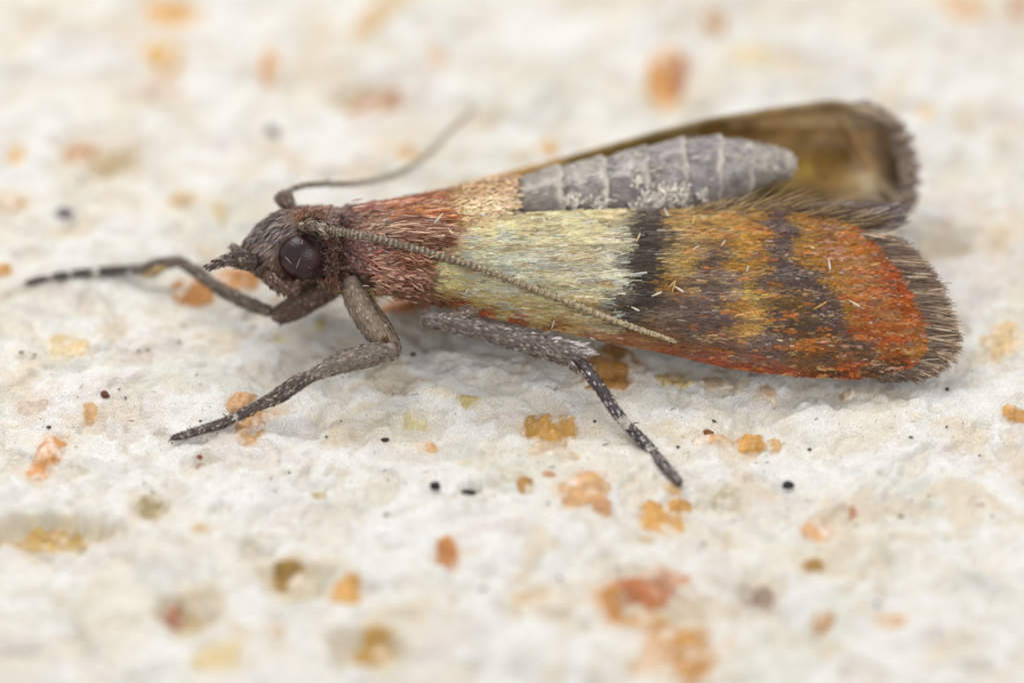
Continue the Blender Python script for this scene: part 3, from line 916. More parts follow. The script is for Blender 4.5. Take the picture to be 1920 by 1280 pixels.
vv = np.linspace(0, 1, nv_)
PXW, T = np.meshgrid(gxw, vv, indexing='ij')
PYW = wtop(PXW) + (wbot(PXW) - wtop(PXW)) * T
Vt = P(PXW, PYW, wing_d(PXW, PYW)).reshape(-1, 3)
Vb = P(PXW, PYW, wing_d(PXW, PYW) - 0.02).reshape(-1, 3)
Fw = grid_faces(nu_, nv_)
Fw = np.vstack([Fw[:, [0, 1, 2]], Fw[:, [0, 2, 3]]])
b = Buf()
cw = PIG_W(PXW.ravel(), PYW.ravel(), soft=6, var=0)
b.add(Vt, Fw, cw * 0.8)
b.add(Vb, Fw[:, [0, 2, 1]], cw * 0.6)
forewing = b.build('forewing', M_WING, moth)
forewing['label'] = 'near forewing with cream base, dark band and copper tip'


def wing_frame(px, py):
    e = 2.0
    p = P(px, py, wing_d(px, py))
    pu = P(px + e, py, wing_d(px + e, py)) - p
    pv = P(px, py + e, wing_d(px, py + e)) - p
    n = unit(np.cross(pu, pv))
    n = np.where((n @ FWD > 0)[:, None], -n, n)
    return p, n


n = 62000
px = rng.uniform(748, 1736, n * 2); py = rng.uniform(390, 712, n * 2)
k = (py > wtop(px) - 1) & (py < wbot(px) + 1)
px, py = px[k][:n], py[k][:n]
order = np.argsort(-px)
px, py = px[order], py[order]
n = len(px)
p, nr = wing_frame(px, py)
qx = px + 8 + 16 * vnoise(px / 45, py / 11, 501) * np.where(px > 1245, 1, .4) * (px > 1120)
qy = py + 7 * vnoise(px / 38, py / 16, 502)
jb = np.where((px > 1115) & (px < 1260), 10, 8)
c = .5 * PIG_W(qx, qy, 1.3 * jb, 4, var=0.22) + .5 * PIG_W(qx, qy, jb, 3, soft=5, var=.16)
# streaky clumps of neighbouring scales share a tone
c *= np.exp(.20 * vnoise(px / 34, py / 3.2, 503) + .14 * vnoise(px / 16, py / 6, 504))[:, None]


def clump(seed, lo, sx=32, sy=6, jit=.20):
    return vnoise(px / sx, py / sy, seed) + rng.normal(0, jit, n) > lo


rear = px > 1235
for (seed, lo, rgb, kk, am, cond) in [(511, .60, (206, 120, 40), 1.15, .55, rear & (px > 1262)), (512, .66, (200, 164, 108), 1.15, .5, rear & (px > 1262)), (513, .52, (92, 74, 66), 1.2, .6, rear & (px < 1570)),
                                      (514, .66, (208, 160, 140), 1.1, .55, px > 1530), (515, .55, (176, 74, 22), 1.15, .6, px > 1560), (516, .68, (120, 92, 74), 1.2, .7, px > 1560),
                                      (517, .60, (206, 210, 206), 1.1, .55, (px < 1150) & (px > 840)), (518, .66, (164, 128, 74), 1.2, .6, (px < 1150) & (px > 840)),
                                      (519, .66, (150, 152, 150), 1.2, .6, (px < 1150) & (px > 840) & (py > 440) & (py < 590)), (520, .72, (108, 92, 76), 1.2, .6, (px < 1150) & (px > 880))]:
    m = clump(seed, lo) & cond
    c[m] = c[m] * (1 - am) + am * lin(rgb, kk) * np.exp(rng.normal(0, .15, (m.sum(), 1)))
bx_ = np.interp(py, [395, 430, 490, 520, 545, 575, 640], [1446, 1462, 1462, 1492, 1528, 1552, 1584])
bw_ = np.interp(py, [395, 420, 500, 560, 600, 650], [12, 21, 22, 20, 14, 8])
m = (np.abs(px + 8 - bx_) + 7 * vnoise(px / 14, py / 5, 530) + rng.normal(0, 6, n) < bw_) & (py < 640)
c[m] = c[m] * .25 + .75 * lin((98, 78, 74), 1.0) * np.exp(.3 * vnoise(px[m] / 9, py[m] / 4, 531) + rng.normal(0, .22, m.sum()))[:, None]
spark = rng.random(n) < .012
c[spark] = c[spark] * .4 + lin((226, 208, 190)) * .6
slope = np.interp(px, [700, 900, 1200, 1500, 1740], [.20, .12, .05, .03, .12]) * np.interp(py, [390, 540, 700], [-.3, .7, 1.5])
dv = RGT[None] - UPV[None] * slope[:, None] + rng.normal(0, .085, (n, 3))
costa = np.clip((py - (wbot(px) - 16)) / 16, 0, 1)
L = np.interp(px, [700, 1180, 1500, 1740], [.15, .17, .10, .075]) * np.exp(rng.normal(0, .22, n)) * (1 - .35 * costa)
Wd = np.interp(px, [700, 1180, 1500, 1740], [.014, .015, .019, .021]) * np.exp(rng.normal(0, .22, n))
lift = np.interp(px, [700, 1200, 1740], [.008, .011, .015]) * np.exp(rng.normal(0, .5, n))
b = Buf()
b.add(*scales(p, nr, dv, L, Wd, lift, np.clip(c, .004, .93), .5, .75))
b.build('scale_cover', M_SCALE, forewing, kind='stuff')

# fringe along the outer edge
b = Buf()
n = 7500
ty = np.linspace(0, 1, 60)
ex = catmull([(1612, 438), (1640, 460), (1690, 522), (1722, 590), (1738, 648), (1705, 690), (1640, 706)], 200)
s_ = rng.random(n) ** 0.95
idx = (s_ * 199).astype(int)
bx, by = ex[idx, 0] + rng.normal(0, 2, n), ex[idx, 1] + rng.normal(0, 2, n)
ang = np.interp(s_, [0, .2, .5, .75, .9, 1], [0.10, 0.06, .10, .22, .5, .7])
clump = np.sin(idx * 0.55) * .5 + np.sin(idx * 1.7 + 1) * .5
ang = ang + rng.normal(0, .035, n) + clump * 0.05
Lp = np.interp(s_, [0, .12, .3, .6, .8, .9, 1], [46, 64, 72, 62, 48, 28, 14]) * (1 + .12 * clump) * rng.choice([.4, .55, .75, .9, 1.0], n) * np.exp(rng.normal(0, .07, n))
dw = wing_d(np.minimum(bx, 1730), by) - 0.02 + rng.normal(0, .02, n)
p = P(bx, by, dw)
dv = RGT * np.cos(ang)[:, None] - UPV * np.sin(ang)[:, None] + FWD * rng.normal(.06, .05, (n, 1))
c = np.where((Lp < 40)[:, None], lin((122, 100, 84))[None], lin((146, 124, 106))[None]) * np.exp(rng.normal(0, .22, (n, 1)))
pale = (np.sin(idx * 0.42) + .6 * np.sin(idx * 1.31) + rng.normal(0, .45, n) > .5) & (Lp > 38)
c[pale] = lin((226, 200, 172)) * np.exp(rng.normal(0, .15, (pale.sum(), 1)))
drk = (np.sin(idx * 1.13 + 2) + rng.normal(0, .5, n) > .9)
c[drk] *= .5
nn = unit(scr(0, -.1, 1)[None] + rng.normal(0, .2, (n, 3)))
b.add(*scales(p, nn, dv, Lp * PX, rng.uniform(.008, .015, n), rng.normal(0, .014, n), c, .3, .6))
b.build('fringe', M_HAIR, forewing, kind='stuff')

# long hairs rising from the inner margin
b = Buf()
n = 420
bx = rng.uniform(1275, 1600, n)
by = wtop(bx) + rng.uniform(-4, 10, n)
ang = np.interp(bx, [1275, 1400, 1600], [.40, .36, .16]) + rng.normal(0, .10, n)
Lp = np.interp(bx, [1275, 1340, 1500, 1600], [50, 85, 115, 90]) * rng.uniform(.3, 1.25, n)
p = P(bx, by, wing_d(bx, by) + rng.uniform(-.1, .03, n))
dv = RGT * np.cos(ang)[:, None] + UPV * np.sin(ang)[:, None] - FWD * rng.normal(-.05, .12, (n, 1))
cl = np.array([lin(q) for q in ((176, 148, 96), (120, 96, 64), (100, 78, 62), (200, 178, 130), (140, 112, 80), (90, 72, 60))])
b.add(*hairs(p, dv, Lp * PX, rng.uniform(.003, .006, n), 1.35 * cl[rng.integers(0, 6, n)] * np.exp(rng.normal(0, .2, (n, 1))), curl=.06))
b.build('margin_hair', M_HAIR, forewing, kind='stuff')

# ---- near hindwing: folded grey sheet and its fringe behind the forewing margin
hp = [((1440, 392), (1460, 420)), ((1500, 384), (1520, 430)), ((1570, 376), (1590, 432)), ((1630, 374), (1640, 430)), ((1662, 380), (1668, 418))]
R = catmull(np.array([[a[0], a[1], b_[0], b_[1]] for a, b_ in hp], float), 26)
t = np.linspace(0, 1, 12)
hx = R[:, 0][:, None] * (1 - t) + R[:, 2][:, None] * t
hy = R[:, 1][:, None] * (1 - t) + R[:, 3][:, None] * t
hd = -1.38 + 0.07 * np.sin(t * 11)[None, :] + .25 * t[None, :] + 0 * hx
V = P(hx, hy, hd).reshape(-1, 3)
Vb = P(hx, hy, hd - .02).reshape(-1, 3)
Fh = grid_faces(26, 12); Fh = np.vstack([Fh[:, [0, 1, 2]], Fh[:, [0, 2, 3]]])
b = Buf()
hc = lin((120, 104, 92)) * (1 + .25 * vnoise(hx.ravel() / 14, hy.ravel() / 5, 3))[:, None]
b.add(V, Fh, hc); b.add(Vb, Fh[:, [0, 2, 1]], hc)
hindwing = b.build('hindwing', M_FARW, moth)
b = Buf()
n = 900
q = rng.random(n)
bx = 1520 + 130 * q + rng.normal(0, 12, n); by = 384 + rng.uniform(0, 44, n) + 6 * q
ang = np.interp(by, [380, 400, 430], [.02, .14, .28]) + rng.normal(0, .07, n)
Lp = rng.uniform(25, 62, n) * np.interp(bx, [1520, 1640, 1680], [.9, 1, .6])
p = P(bx, by, -1.26 + rng.normal(0, .05, n))
dv = RGT * np.cos(ang)[:, None] + UPV * np.sin(ang)[:, None]
cl = np.array([lin(z_) for z_ in ((116, 104, 104), (92, 80, 78), (140, 126, 124), (84, 70, 62), (170, 158, 154))])
nn = unit(scr(0, -.3, 1)[None] + rng.normal(0, .2, (n, 3)))
b.add(*scales(p, nn, dv, Lp * PX, rng.uniform(.016, .034, n), rng.uniform(0, .04, n), 1.4 * cl[rng.choice(5, n, p=[.3, .25, .2, .18, .07])] * np.exp(rng.normal(0, .15, (n, 1))), .3, .5))
b.build('fringe', M_HAIR, hindwing, kind='stuff')

# ---- far forewing, seen from inside behind the abdomen
ft = np.array([(840, 360), (950, 327), (1060, 298), (1180, 264), (1300, 232), (1400, 213), (1490, 200), (1560, 193), (1610, 202), (1650, 218), (1682, 245), (1700, 300), (1704, 350)], float)
fb = np.array([(850, 420), (960, 420), (1070, 430), (1180, 430), (1300, 430), (1380, 430), (1450, 430), (1510, 430), (1560, 428), (1600, 424), (1640, 412), (1668, 398), (1690, 380)], float)
NA, NB = 90, 36
A_, B_ = catmull(ft, NA), catmull(fb, NA)
t = np.linspace(0, 1, NB)
fx = A_[:, 0][:, None] * (1 - t) + B_[:, 0][:, None] * t
fy = A_[:, 1][:, None] * (1 - t) + B_[:, 1][:, None] * t
s = np.linspace(0, 1, NA)[:, None]
fold = 0.16 * np.exp(-((fx - (1590 + (fy - 240) * .62)) / 9) ** 2) * (fy > 225) + .10 * np.exp(-((fy - (238 - (fx - 1500) * .02)) / 9) ** 2) * (fx > 1360)
fd = -2.35 - .35 * s - 0.55 * np.sin(np.clip(t[None] * 1.5, 0, 1) * math.pi) * (.25 + .75 * s) + .5 * t[None] * s + fold
PIG_SHADE_F = Pig([(900, 345, (206, 172, 120)), (1000, 314, (190, 160, 110)), (1100, 286, (150, 128, 80)), (1200, 258, (136, 116, 70)), (1300, 232, (148, 130, 90)), (1400, 214, (166, 148, 112)),  # wing browns, with a shadow line under the rim and glossy spot painted in
             (1500, 202, (150, 132, 100)), (1560, 195, (126, 108, 80)), (1620, 206, (160, 146, 122)), (1670, 232, (146, 130, 112)), (1500, 222, (172, 148, 108)), (1400, 232, (124, 92, 50)), (1560, 222, (170, 150, 116)),
             (1330, 244, (122, 92, 48)), (1450, 248, (150, 122, 80)), (1550, 245, (156, 132, 96)), (1500, 270, (140, 112, 66)), (1540, 300, (130, 96, 46)), (1580, 290, (124, 88, 42)), (1560, 340, (132, 100, 54)),
             (1510, 320, (150, 124, 60)), (1520, 360, (110, 78, 40)), (1600, 350, (150, 128, 86)), (1625, 338, (186, 174, 146)), (1645, 360, (140, 124, 100)), (1612, 275, (176, 148, 108)), (1632, 310, (176, 148, 110)),
             (1650, 280, (140, 122, 100)), (1680, 300, (138, 122, 106)), (1690, 350, (140, 124, 108)), (1660, 330, (136, 116, 90)), (1600, 400, (120, 104, 92)), (1400, 380, (90, 66, 34)), (1300, 400, (80, 60, 34)), (1000, 400, (120, 96, 64)), (1450, 370, (96, 70, 36))], 1.55, desat=.02)
cf = PIG_SHADE_F(fx.ravel(), fy.ravel(), soft=5, var=0)
V = P(fx, fy, fd).reshape(-1, 3); Vb = P(fx, fy, fd - .025).reshape(-1, 3)
Ff = grid_faces(NA, NB); Ff = np.vstack([Ff[:, [0, 1, 2]], Ff[:, [0, 2, 3]]])
b = Buf(); b.add(V, Ff, cf); b.add(Vb, Ff[:, [0, 2, 1]], cf * .9)
far = b.build('forewing', M_FARW, moth)
far['label'] = 'far forewing seen from its brown inner side'
# rolled front edge
path = P(A_[:72, 0], A_[:72, 1] + 3, fd[:72, 0] + .03)
rad = np.interp(np.linspace(0, 1, 72), [0, .15, .5, .9, 1], [.07, .05, .045, .06, .03])
Vr, Fr = tube(path, rad, 10)
prx, pry = to_px(Vr)
b = Buf(); b.add(Vr, Fr, PIG_SHADE_F(prx, pry - 3, soft=6, var=0))
b.build('wing_edge', M_FARW, far)
b = Buf()
n = 1500
ex = catmull([(1600, 202), (1650, 220), (1682, 250), (1698, 300), (1702, 350), (1690, 388), (1660, 402)], 160)
idx = rng.integers(0, 160, n)
bx, by = ex[idx, 0] - 10 + rng.normal(0, 4, n), ex[idx, 1] + rng.normal(0, 3, n)
ang = np.interp(idx, [0, 40, 100, 159], [-.35, -.1, .12, .2]) + rng.normal(0, .12, n)
p = P(bx, by, -2.75 + rng.normal(0, .05, n) + .25 * idx / 159)
dv = RGT * np.cos(ang)[:, None] - UPV * np.sin(ang)[:, None]
cl = np.array([lin(z_) for z_ in ((118, 104, 96), (98, 82, 74), (150, 134, 118), (132, 112, 92))])
nn = unit(scr(0, -.3, 1)[None] + rng.normal(0, .25, (n, 3)))
Lp = rng.uniform(12, 30, n) * (1 + .25 * np.sin(idx * .45))
b.add(*scales(p, nn, dv, Lp * PX, rng.uniform(.02, .035, n), 0.01, 1.5 * cl[rng.integers(0, 4, n)], .3, .6))
b.build('fringe', M_HAIR, far, kind='stuff')

# ---- abdomen
AT = np.array([(930, 342), (960, 334), (1050, 308), (1130, 292), (1210, 272), (1285, 256), (1345, 253), (1400, 264), (1450, 274), (1482, 284), (1491, 300)], float)
AB = np.array([(930, 450), (960, 452), (1050, 450), (1130, 446), (1210, 438), (1290, 424), (1345, 404), (1395, 372), (1440, 346), (1478, 338), (1489, 318)], float)
ADC = np.array([-1.66, -1.66, -1.66, -1.68, -1.7, -1.74, -1.78, -1.8, -1.84, -1.88, -1.9])
ADR = np.array([.50, .52, .55, .57, .57, .54, .48, .38, .28, .20, .07])
KN = np.linspace(0, 1, len(AT))
AX = np.array([(a[0] + b_[0]) / 2 for a, b_ in zip(AT, AB)])


def abd_ring(xc, grow=1.0, sides=36, lean=0.0):
    f = lambda arr: np.interp(xc, AX, arr)
    tx, ty_, bx_, by_, dc, dr = f(AT[:, 0]), f(AT[:, 1]), f(AB[:, 0]), f(AB[:, 1]), f(ADC), f(ADR)
    th = np.linspace(0, 2 * math.pi, sides, endpoint=False)
    cx, cy = (tx + bx_) / 2, (ty_ + by_) / 2
    hx, hy = (tx - bx_) / 2 * grow, (ty_ - by_) / 2 * grow
    return P(cx + hx * np.cos(th) + lean * np.sin(th) * 6, cy + hy * np.cos(th), dc + dr * grow * np.sin(th))


V = np.vstack([abd_ring(xx, .93) for xx in np.linspace(932, 1489, 60)])
Fq = grid_faces(60, 36, True)
abdomen = mesh_obj('abdomen', V, Fq, M_ABD, moth, cols=np.broadcast_to(lin((112, 104, 98)), (len(V), 3)))
SEG = [(934, 962, (196, 160, 112)), (962, 1052, (150, 138, 120)), (1050, 1134, (142, 132, 124)), (1130, 1212, (128, 118, 118)), (1206, 1288, (138, 126, 130)), (1282, 1352, (138, 128, 134)),
       (1346, 1408, (140, 130, 130)), (1402, 1452, (156, 146, 134)), (1446, 1489.5, (160, 150, 134))]
for (x0, x1, cl) in SEG:
    m = 16
    ts = np.linspace(0, 1, m)
    rows = []; cols = []
    base = lin(cl, 1.12); base = base * .45 + np.array([1.07, 1.0, .93]) * base.mean() * .55
    for tt in ts:
        g = .91 + .115 * tt ** .7 - (0.06 if tt > .985 else 0)
        r = abd_ring(x0 + (x1 - x0) * tt, g, 48, lean=1.0)
        jag = vnoise(np.arange(48) * .55, np.full(48, x0), 9)
        r = r + RGT * (.028 * jag * tt)[:, None]
        r = r + (.022 * vnoise(r[:, 0] * 5, r[:, 2] * 6 + r[:, 1] * 4, 15) + .014 * vnoise(r[:, 0] * 12, r[:, 2] * 12 + r[:, 1] * 6, 16))[:, None] * np.array([0, -.6, .8])
        edge = (np.clip((tt - .84 + .09 * vnoise(np.arange(48) * .4, np.full(48, x0 * .3), 19)) / .12, 0, 1) * (.8 + .2 * vnoise(np.arange(48) * .7, np.full(48, x0 * .7), 20)))[:, None]
        vr = 1 + .30 * vnoise(r[:, 0] * 6, r[:, 2] * 8 + r[:, 1] * 4, 21) + .16 * vnoise(r[:, 0] * 22, r[:, 2] * 22, 22)
        cc = base[None] * vr[:, None]
        blot = (.32 * np.clip(fbm(r[:, 0] * 4.5, r[:, 2] * 5 + r[:, 1] * 3, 25, 3) * 2.6 - .35, 0, 1))[:, None]
        cc = cc * (1 - blot) + lin((206, 196, 180)) * blot
        cc = cc * (1 - .85 * edge) + lin((230, 220, 204)) * .85 * edge
        rows.append(r); cols.append(cc)
    mesh_obj('abdomen_segment', np.vstack(rows), grid_faces(m, 48, True), M_ABD, abdomen, cols=np.clip(np.vstack(cols), 0, .9))
b = Buf()
xs = rng.uniform(960, 1480, 900); th = rng.uniform(0, math.pi, 900)
f = lambda arr: np.interp(xs, AX, arr)
cx, cy = (f(AT[:, 0]) + f(AB[:, 0])) / 2, (f(AT[:, 1]) + f(AB[:, 1])) / 2
hx, hy = (f(AT[:, 0]) - f(AB[:, 0])) / 2, (f(AT[:, 1]) - f(AB[:, 1])) / 2
p = P(cx + hx * np.cos(th), cy + hy * np.cos(th), f(ADC) + f(ADR) * np.sin(th))
ctr = P(cx, cy, f(ADC))
nr = unit(p - ctr)
cl = np.array([lin(z_) for z_ in ((140, 130, 132), (120, 110, 114), (170, 160, 146), (190, 182, 168))])
b.add(*scales(p, nr, scr(1, -.12)[None] + rng.normal(0, .2, p.shape), rng.uniform(.05, .10, len(p)), rng.uniform(.012, .028, len(p)), rng.uniform(-.004, .006, len(p)),
              1.2 * cl[rng.choice(4, len(p), p=[.36, .30, .22, .12])], .2, .7, lay=.004))
# white rubbed patches of upright scales
for (cx_, cy_, sp_, num, dz) in [(1232, 372, 14, 130, -1.28), (1205, 385, 12, 90, -1.25), (1270, 330, 8, 60, -1.38), (1265, 362, 12, 90, -1.3), (1118, 382, 8, 50, -1.22), (1070, 378, 8, 40, -1.2),
                                 (1192, 300, 7, 40, -1.5), (1316, 366, 6, 40, -1.42), (1278, 385, 12, 60, -1.3), (1190, 345, 6, 30, -1.27)]:
    base = P(cx_ + rng.normal(0, sp_, num), cy_ + rng.normal(0, sp_ * .8, num), dz + .13 + rng.normal(0, .02, num))
    nn = unit(scr(0, -.3, 1)[None] + rng.normal(0, .4, (num, 3)))
    b.add(*scales(base, nn, scr(.6, -.6, .2)[None] + rng.normal(0, .6, (num, 3)), rng.uniform(.04, .09, num), rng.uniform(.02, .04, num), .02,
                  lin((222, 214, 202))[None] * np.exp(rng.normal(0, .15, (num, 1))), .3, .6))
b.build('scale_cover', M_ABD, abdomen, kind='stuff')


# ---- antennae
def antenna(scape_pts, scape_r, pts, r0, r1, cols2, nring, dust_n):
    sp = catmull(P([q[0] for q in scape_pts], [q[1] for q in scape_pts], [q[2] for q in scape_pts]), 14)
    root = scaly_tube(sp, np.interp(np.linspace(0, 1, 14), [0, .5, .85, 1], scape_r), flatcol((112, 96, 82), .25), 260, .07, .03, .015, jit=.2, lightcol=(160, 145, 130), lightp=.15).build('antenna', M_BODY, moth)
    n = nring * 5
    path = catmull(P([q[0] for q in pts], [q[1] for q in pts], [q[2] for q in pts]), n)
    ph = (np.arange(n) % 5)
    prof = np.array([.80, 1.0, 1.06, 1.04, .92])[ph]
    rad = np.interp(np.linspace(0, 1, n), [0, .1, .8, 1], [r0, r0, (r0 + r1) / 2, r1 * .8]) * prof
    V, F = tube(path, rad, 12)
    tt = np.repeat(np.linspace(0, 1, n), 12)
    ca, cb, cc = lin(cols2[0]), lin(cols2[1]), lin(cols2[2])
    mix = np.clip(tt * 1.5 - .35, 0, 1)[:, None]
    cl = ca[None] * (1 - mix) + cb[None] * mix
    ringm = np.repeat(np.where(ph >= 3, 1.0, 0.0), 12)[:, None]
    ringm = ringm * np.repeat(.35 + .65 * (hash2(np.arange(n) // 5, np.zeros(n), 4)), 12)[:, None]
    side = np.tile(np.cos(np.linspace(0, 2 * math.pi, 12, endpoint=False)), n)[:, None]
    cl = cl * (1 - .55 * ringm) + cc[None] * .55 * ringm
    groove = np.repeat(np.where(ph == 0, .55, 1.0), 12)[:, None]
    cl = cl * groove
    cl = np.vstack([cl, cl[:1], cl[-1:]])
    b = Buf(); b.add(V, F, cl)
    p, nr = sample(V, F, dust_n)
    k = np.argmin(((p[:, None] - path[None, ::5]) ** 2).sum(2), 1)
    nr = unit(p - path[::5][k])
    tan = unit(np.gradient(path, axis=0))[::5][k]
    b.add(*scales(p, nr, tan + rng.normal(0, .2, p.shape), .03, .018, .006, np.where(rng.random((dust_n, 1)) < .3, lin((196, 182, 156))[None], lin((110, 96, 82))[None]), .3, .7))
    b.build('flagellum', M_ANT, root)


dnear = lambda px, py: float(wing_d(np.array([px]), np.array([py]))[0]) + .11
antenna([(562, 424, -.60), (585, 422, -.52), (612, 432, -.46)], [.05, .075, .08, .06],
        [(612, 431, -.46), (650, 437, -.40), (700, 446, -.34), (760, 462, -.36), (820, 478, -.38)] + [(q[0], q[1], dnear(*q)) for q in
         [(880, 496), (940, 518), (1010, 545), (1080, 572), (1150, 600), (1210, 621), (1240, 631), (1268, 641)]],
        .050, .026, ((104, 90, 80), (186, 166, 130), (200, 184, 150)), 74, 700)
antenna([(552, 396, -1.25), (540, 382, -1.25), (529, 370, -1.28)], [.05, .075, .085, .07],
        [(531, 364, -1.3), (560, 350, -1.45), (600, 345, -1.7), (660, 345, -2.1), (720, 334, -2.6), (770, 312, -3.0), (812, 280, -3.4), (850, 238, -3.75), (893, 204, -4.05)],
        .038, .034, ((150, 140, 124), (184, 174, 158), (190, 182, 166)), 70, 400)


# ---- legs: coxa, femur, tibia and five tarsal segments
def limb(name, pts, wid, cl, nsc, parent, light=(176, 164, 154), lp=.12, L=.05, Wd=.016, flat=.8, band=None, lift=.006, mat=None, n=20):
    path = catmull(P([q[0] for q in pts], [q[1] for q in pts], [q[2] for q in pts]), n)
    rad = np.interp(np.linspace(0, 1, n), np.linspace(0, 1, len(wid)), np.array(wid) * PX / 2)
    b = scaly_tube(path, rad, flatcol(cl, .2, band, 1.18), int(nsc * 1.9), L, Wd, lift, flat=flat, jit=.18, lightcol=light, lightp=lp)
    return b.build(name, mat or M_CUT, parent)


def tarsus(parent, pts, cuts, wid, cl, pale, nsc, light=(190, 180, 168), lp=.2):
    full = catmull(np.array(pts, float), 120)
    for k in range(len(cuts) - 1):
        a_, b_ = cuts[k], cuts[k + 1]
        i0, i1 = int(a_ * 119), max(int(b_ * 119), int(a_ * 119) + 3)
        q = full[i0:i1 + 1]
        path = P(q[:, 0], q[:, 1], q[:, 2])
        w0 = np.interp([a_, b_], np.linspace(0, 1, len(wid)), wid) * PX / 2
        tt = np.linspace(0, 1, len(path))
        rad = (w0[0] + (w0[1] - w0[0]) * tt) * (1 - .16 * (1 - tt) ** 4 + .06 * np.sin(tt * math.pi))
        e = q[-1] if k < len(cuts) - 2 else np.array([-999, 0, 0])
        bd = [(e[0], e[1], max(4.0, 0.16 * math.hypot(*(q[-1] - q[0])[:2])), pale)]
        scaly_tube(path, rad, flatcol(cl, .3, bd), nsc, .04, .014, .006, sides=12, jit=.18, lightcol=light, lightp=lp).build('tarsus_segment', M_CUT, parent)
    # claws
    e = P(*full[-1]); tdir = unit((P(*full[-1]) - P(*full[-8]))[None])[0]
    b = Buf()
    for s in (-1, 1):
        pth = np.array([e, e + tdir * .05 + RGT * .012 * s + np.array([0, .02 * s, .0]), e + tdir * .075 + np.array([0.01 * s, .035 * s, -.03])])
        b.add(*tube(pth, np.array([.012, .009, .003]), 6), lin((84, 66, 50)))
    b.build('claw', M_CUT, parent)


gd = lambda px, py, up=0.0: float(gdepth(np.array([px]), np.array([py]))[0]) + up
# near foreleg
leg = limb('leg', [(742, 656, -.30), (700, 664, -.24), (650, 676, -.16), (615, 690, -.12), (584, 706, -.10)], [34, 44, 46, 34, 20], (124, 112, 102), 620, moth, lp=.2)
limb('coxa', [(656, 526, -.78), (668, 560, -.68), (690, 600, -.52), (720, 640, -.38), (735, 662, -.30)], [40, 58, 56, 50, 38], (134, 118, 102), 560, leg, lp=.08,
     band=[(722, 638, 9, (92, 50, 24))], Wd=.014)
limb('trochanter', [(685, 556, -.78), (708, 590, -.66), (732, 628, -.50), (744, 652, -.40)], [18, 26, 26, 18], (120, 104, 88), 240, leg)
limb('tibia', [(588, 702, -.10), (560, 716, -.12), (525, 740, -.16), (490, 757, -.22)], [20, 30, 30, 19], (92, 80, 74), 420, leg, lp=.18)
t0 = [(492, 756, -.22), (450, 778, gd(450, 778, .16)), (420, 792, gd(420, 792, .11)), (370, 808, gd(370, 808, .06)), (328, 820, gd(328, 820, .05))]
tarsus(leg, t0, [0, .34, .54, .70, .84, 1], [20, 19, 17, 15, 13, 9], (84, 72, 68), (200, 190, 184), 170)
# far foreleg
leg = limb('leg', [(506, 584, -1.30), (460, 566, -1.45), (410, 540, -1.65), (365, 508, -1.85), (338, 491, -2.0)], [22, 27, 26, 24, 20], (104, 90, 80), 460, moth, lp=.12)
limb('coxa', [(632, 532, -1.15), (595, 552, -1.18), (555, 576, -1.24), (520, 594, -1.3)], [44, 52, 48, 38], (92, 74, 62), 620, leg, lp=.08)
limb('tibia', [(340, 490, -2.0), (318, 492, -2.05), (290, 499, -2.1), (262, 505, -2.15)], [18, 24, 26, 16], (110, 98, 86), 200, leg)
limb('epiphysis', [(312, 500, -2.0), (292, 508, -2.02), (272, 516, -2.05)], [8, 16, 8], (176, 150, 104), 80, leg)
t0 = [(264, 505, -2.15), (215, 507, gd(215, 507, .14)), (165, 511, gd(165, 511, .12)), (110, 518, gd(110, 518, .07)), (54, 529, gd(54, 529, .05))]
tarsus(leg, t0, [0, .10, .46, .67, .83, 1], [17, 18, 17, 15, 12, 8], (72, 64, 60), (216, 208, 198), 120, lp=.06)
# hind leg on the near side
leg = limb('leg', [(792, 598, -.06), (850, 607, -.08), (930, 626, -.12), (1010, 648, -.18), (1060, 663, -.22), (1090, 668, -.24)], [26, 29, 35, 40, 40, 26], (110, 98, 92), 1700, moth,
           light=(176, 168, 162), lp=.13, L=.07, Wd=.018, lift=.010, flat=.9)
leg['label'] = 'hind leg with a scaly grey shank and dark speckled foot'
limb('femur', [(800, 604, -.12), (860, 600, -.35), (900, 580, -.75), (880, 560, -1.1)], [26, 36, 40, 40], (120, 104, 94), 300, leg)
b = Buf()
n = 190
tt = rng.random(n) ** .6
bx = 960 + 125 * tt; by = 622 + 30 * tt + rng.uniform(-6, 12, n)
p = P(bx, by, -.14 - .1 * tt + rng.normal(0, .03, n))
dv = scr(1, .2)[None] + rng.normal(0, .07, (n, 3))
nn = unit(scr(0, -.5, 1)[None] + rng.normal(0, .3, (n, 3)))
b.add(*scales(p, nn, dv, rng.uniform(.1, .24, n) * (.6 + .4 * tt), rng.uniform(.016, .03, n), .02, np.where(rng.random((n, 1)) < .6, lin((206, 198, 196))[None], lin((130, 116, 116))[None]) * np.exp(rng.normal(0, .15, (n, 1))), .3, .35))
b.build('tuft', M_BODY, leg, kind='stuff')
limb('spur', [(1066, 672, -.16), (1072, 684, -.12), (1078, 694, -.09)], [13, 12, 4], (112, 100, 96), 60, leg)
limb('spur', [(1082, 664, -.2), (1100, 660, -.2), (1116, 662, -.2)], [14, 12, 3], (190, 182, 180), 80, leg)
t0 = [(1086, 676, -.22), (1120, 720, -.06), (1165, 785, gd(1165, 785, .30)), (1212, 833, gd(1212, 833, .13)), (1250, 878, gd(1250, 878, .06)), (1272, 902, gd(1272, 902, .05))]
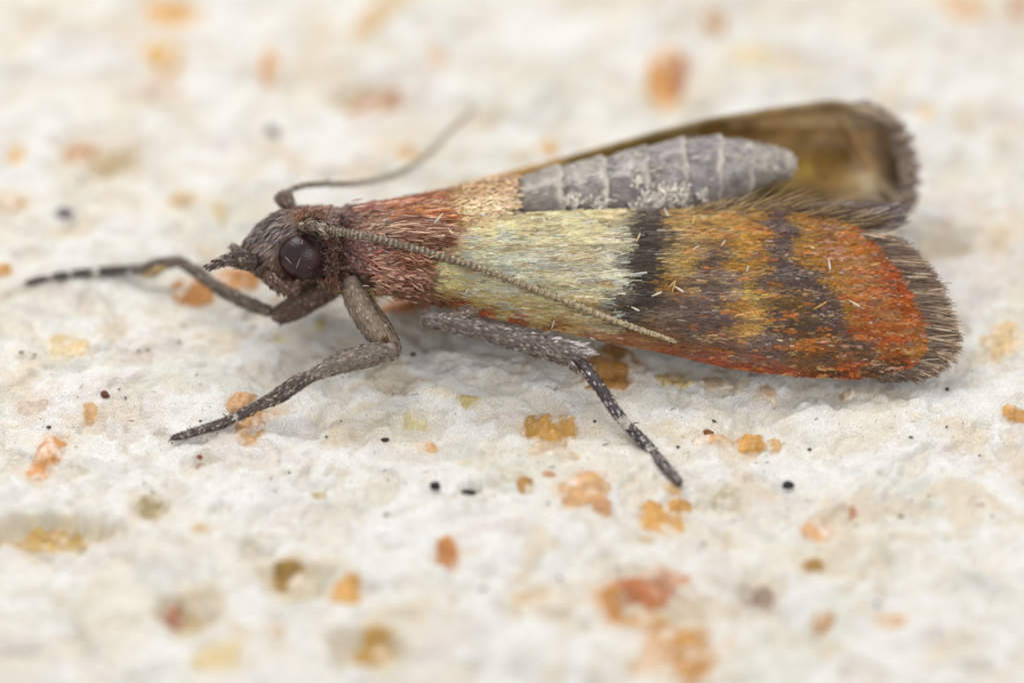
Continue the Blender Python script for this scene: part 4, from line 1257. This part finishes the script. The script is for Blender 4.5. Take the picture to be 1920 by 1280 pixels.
tarsus(leg, t0, [0, .46, .66, .81, .92, 1], [22, 23, 20, 17, 15, 11], (74, 66, 68), (206, 198, 190), 520, light=(206, 198, 196), lp=.28)

# ------------------------------------------------------------------ shed scales lying on the moth
LS = [(1018, 420, 14, 75), (1030, 424, 12, 110), (1248, 408, 20, 82), (1300, 415, 18, 98), (1355, 458, 13, -55), (1196, 450, 16, -70), (1196, 518, 30, -4), (1262, 540, 24, -75), (1270, 545, 22, 40),
      (1258, 533, 16, -50), (940, 495, 14, -50), (874, 545, 12, -55), (822, 412, 22, -48), (844, 436, 14, 60), (1080, 520, 24, -28), (1230, 555, 18, -20), (1037, 604, 20, -75), (1520, 470, 12, 55), (1553, 500, 22, 88),
      (1535, 572, 26, -32), (1600, 568, 22, 30), (1302, 470, 16, -40), (900, 410, 16, 40), (1120, 470, 14, -15), (1190, 580, 16, 30), (1460, 640, 10, 20), (1400, 510, 10, -70), (1165, 556, 14, 20)]
for i, (lx, ly, ll, la) in enumerate(LS):
    a_ = math.radians(la)
    lx_ = np.array([float(lx)]); ly_ = np.array([float(ly)])
    if ly < wtop(lx):
        p0 = P(lx_, ly_, -.5)
    p0, n0 = wing_frame(lx_, ly_)
    if lx < 860: p0 = P(lx_, ly_, np.array([-.42])); n0 = unit(scr(0, -.3, 1)[None])
    d0 = RGT * math.cos(a_) - UPV * math.sin(a_)
    cl = [(220, 208, 188), (206, 184, 146), (196, 192, 190), (216, 166, 100)][i % 4 if i % 4 != 3 else (3 if lx > 1230 else 0)]
    v, f_, c_ = scales(p0 - d0 * ll * PX * .5 + n0 * .035, n0, d0[None], ll * PX * 1.05, .024, .04, lin(cl)[None], .5, .8, lay=.01)
    v2 = v - np.tile(n0, (len(v), 1)) * .008
    bb = Buf(); bb.add(v, f_, c_); bb.add(v2, f_[:, [0, 2, 1]], c_)
    bb.build('loose_scale', M_SCALE, None, label=('pale shed scale lying on the brown hairy back of the moth' if lx < 860 else 'pale shed scale lying on the cream part of the wing' if lx < 1160
             else 'pale shed scale lying on or beside the dark wing band' if lx < 1290 else 'pale shed scale lying on the orange part of the wing'), cat='scale', group='loose scales on the moth')
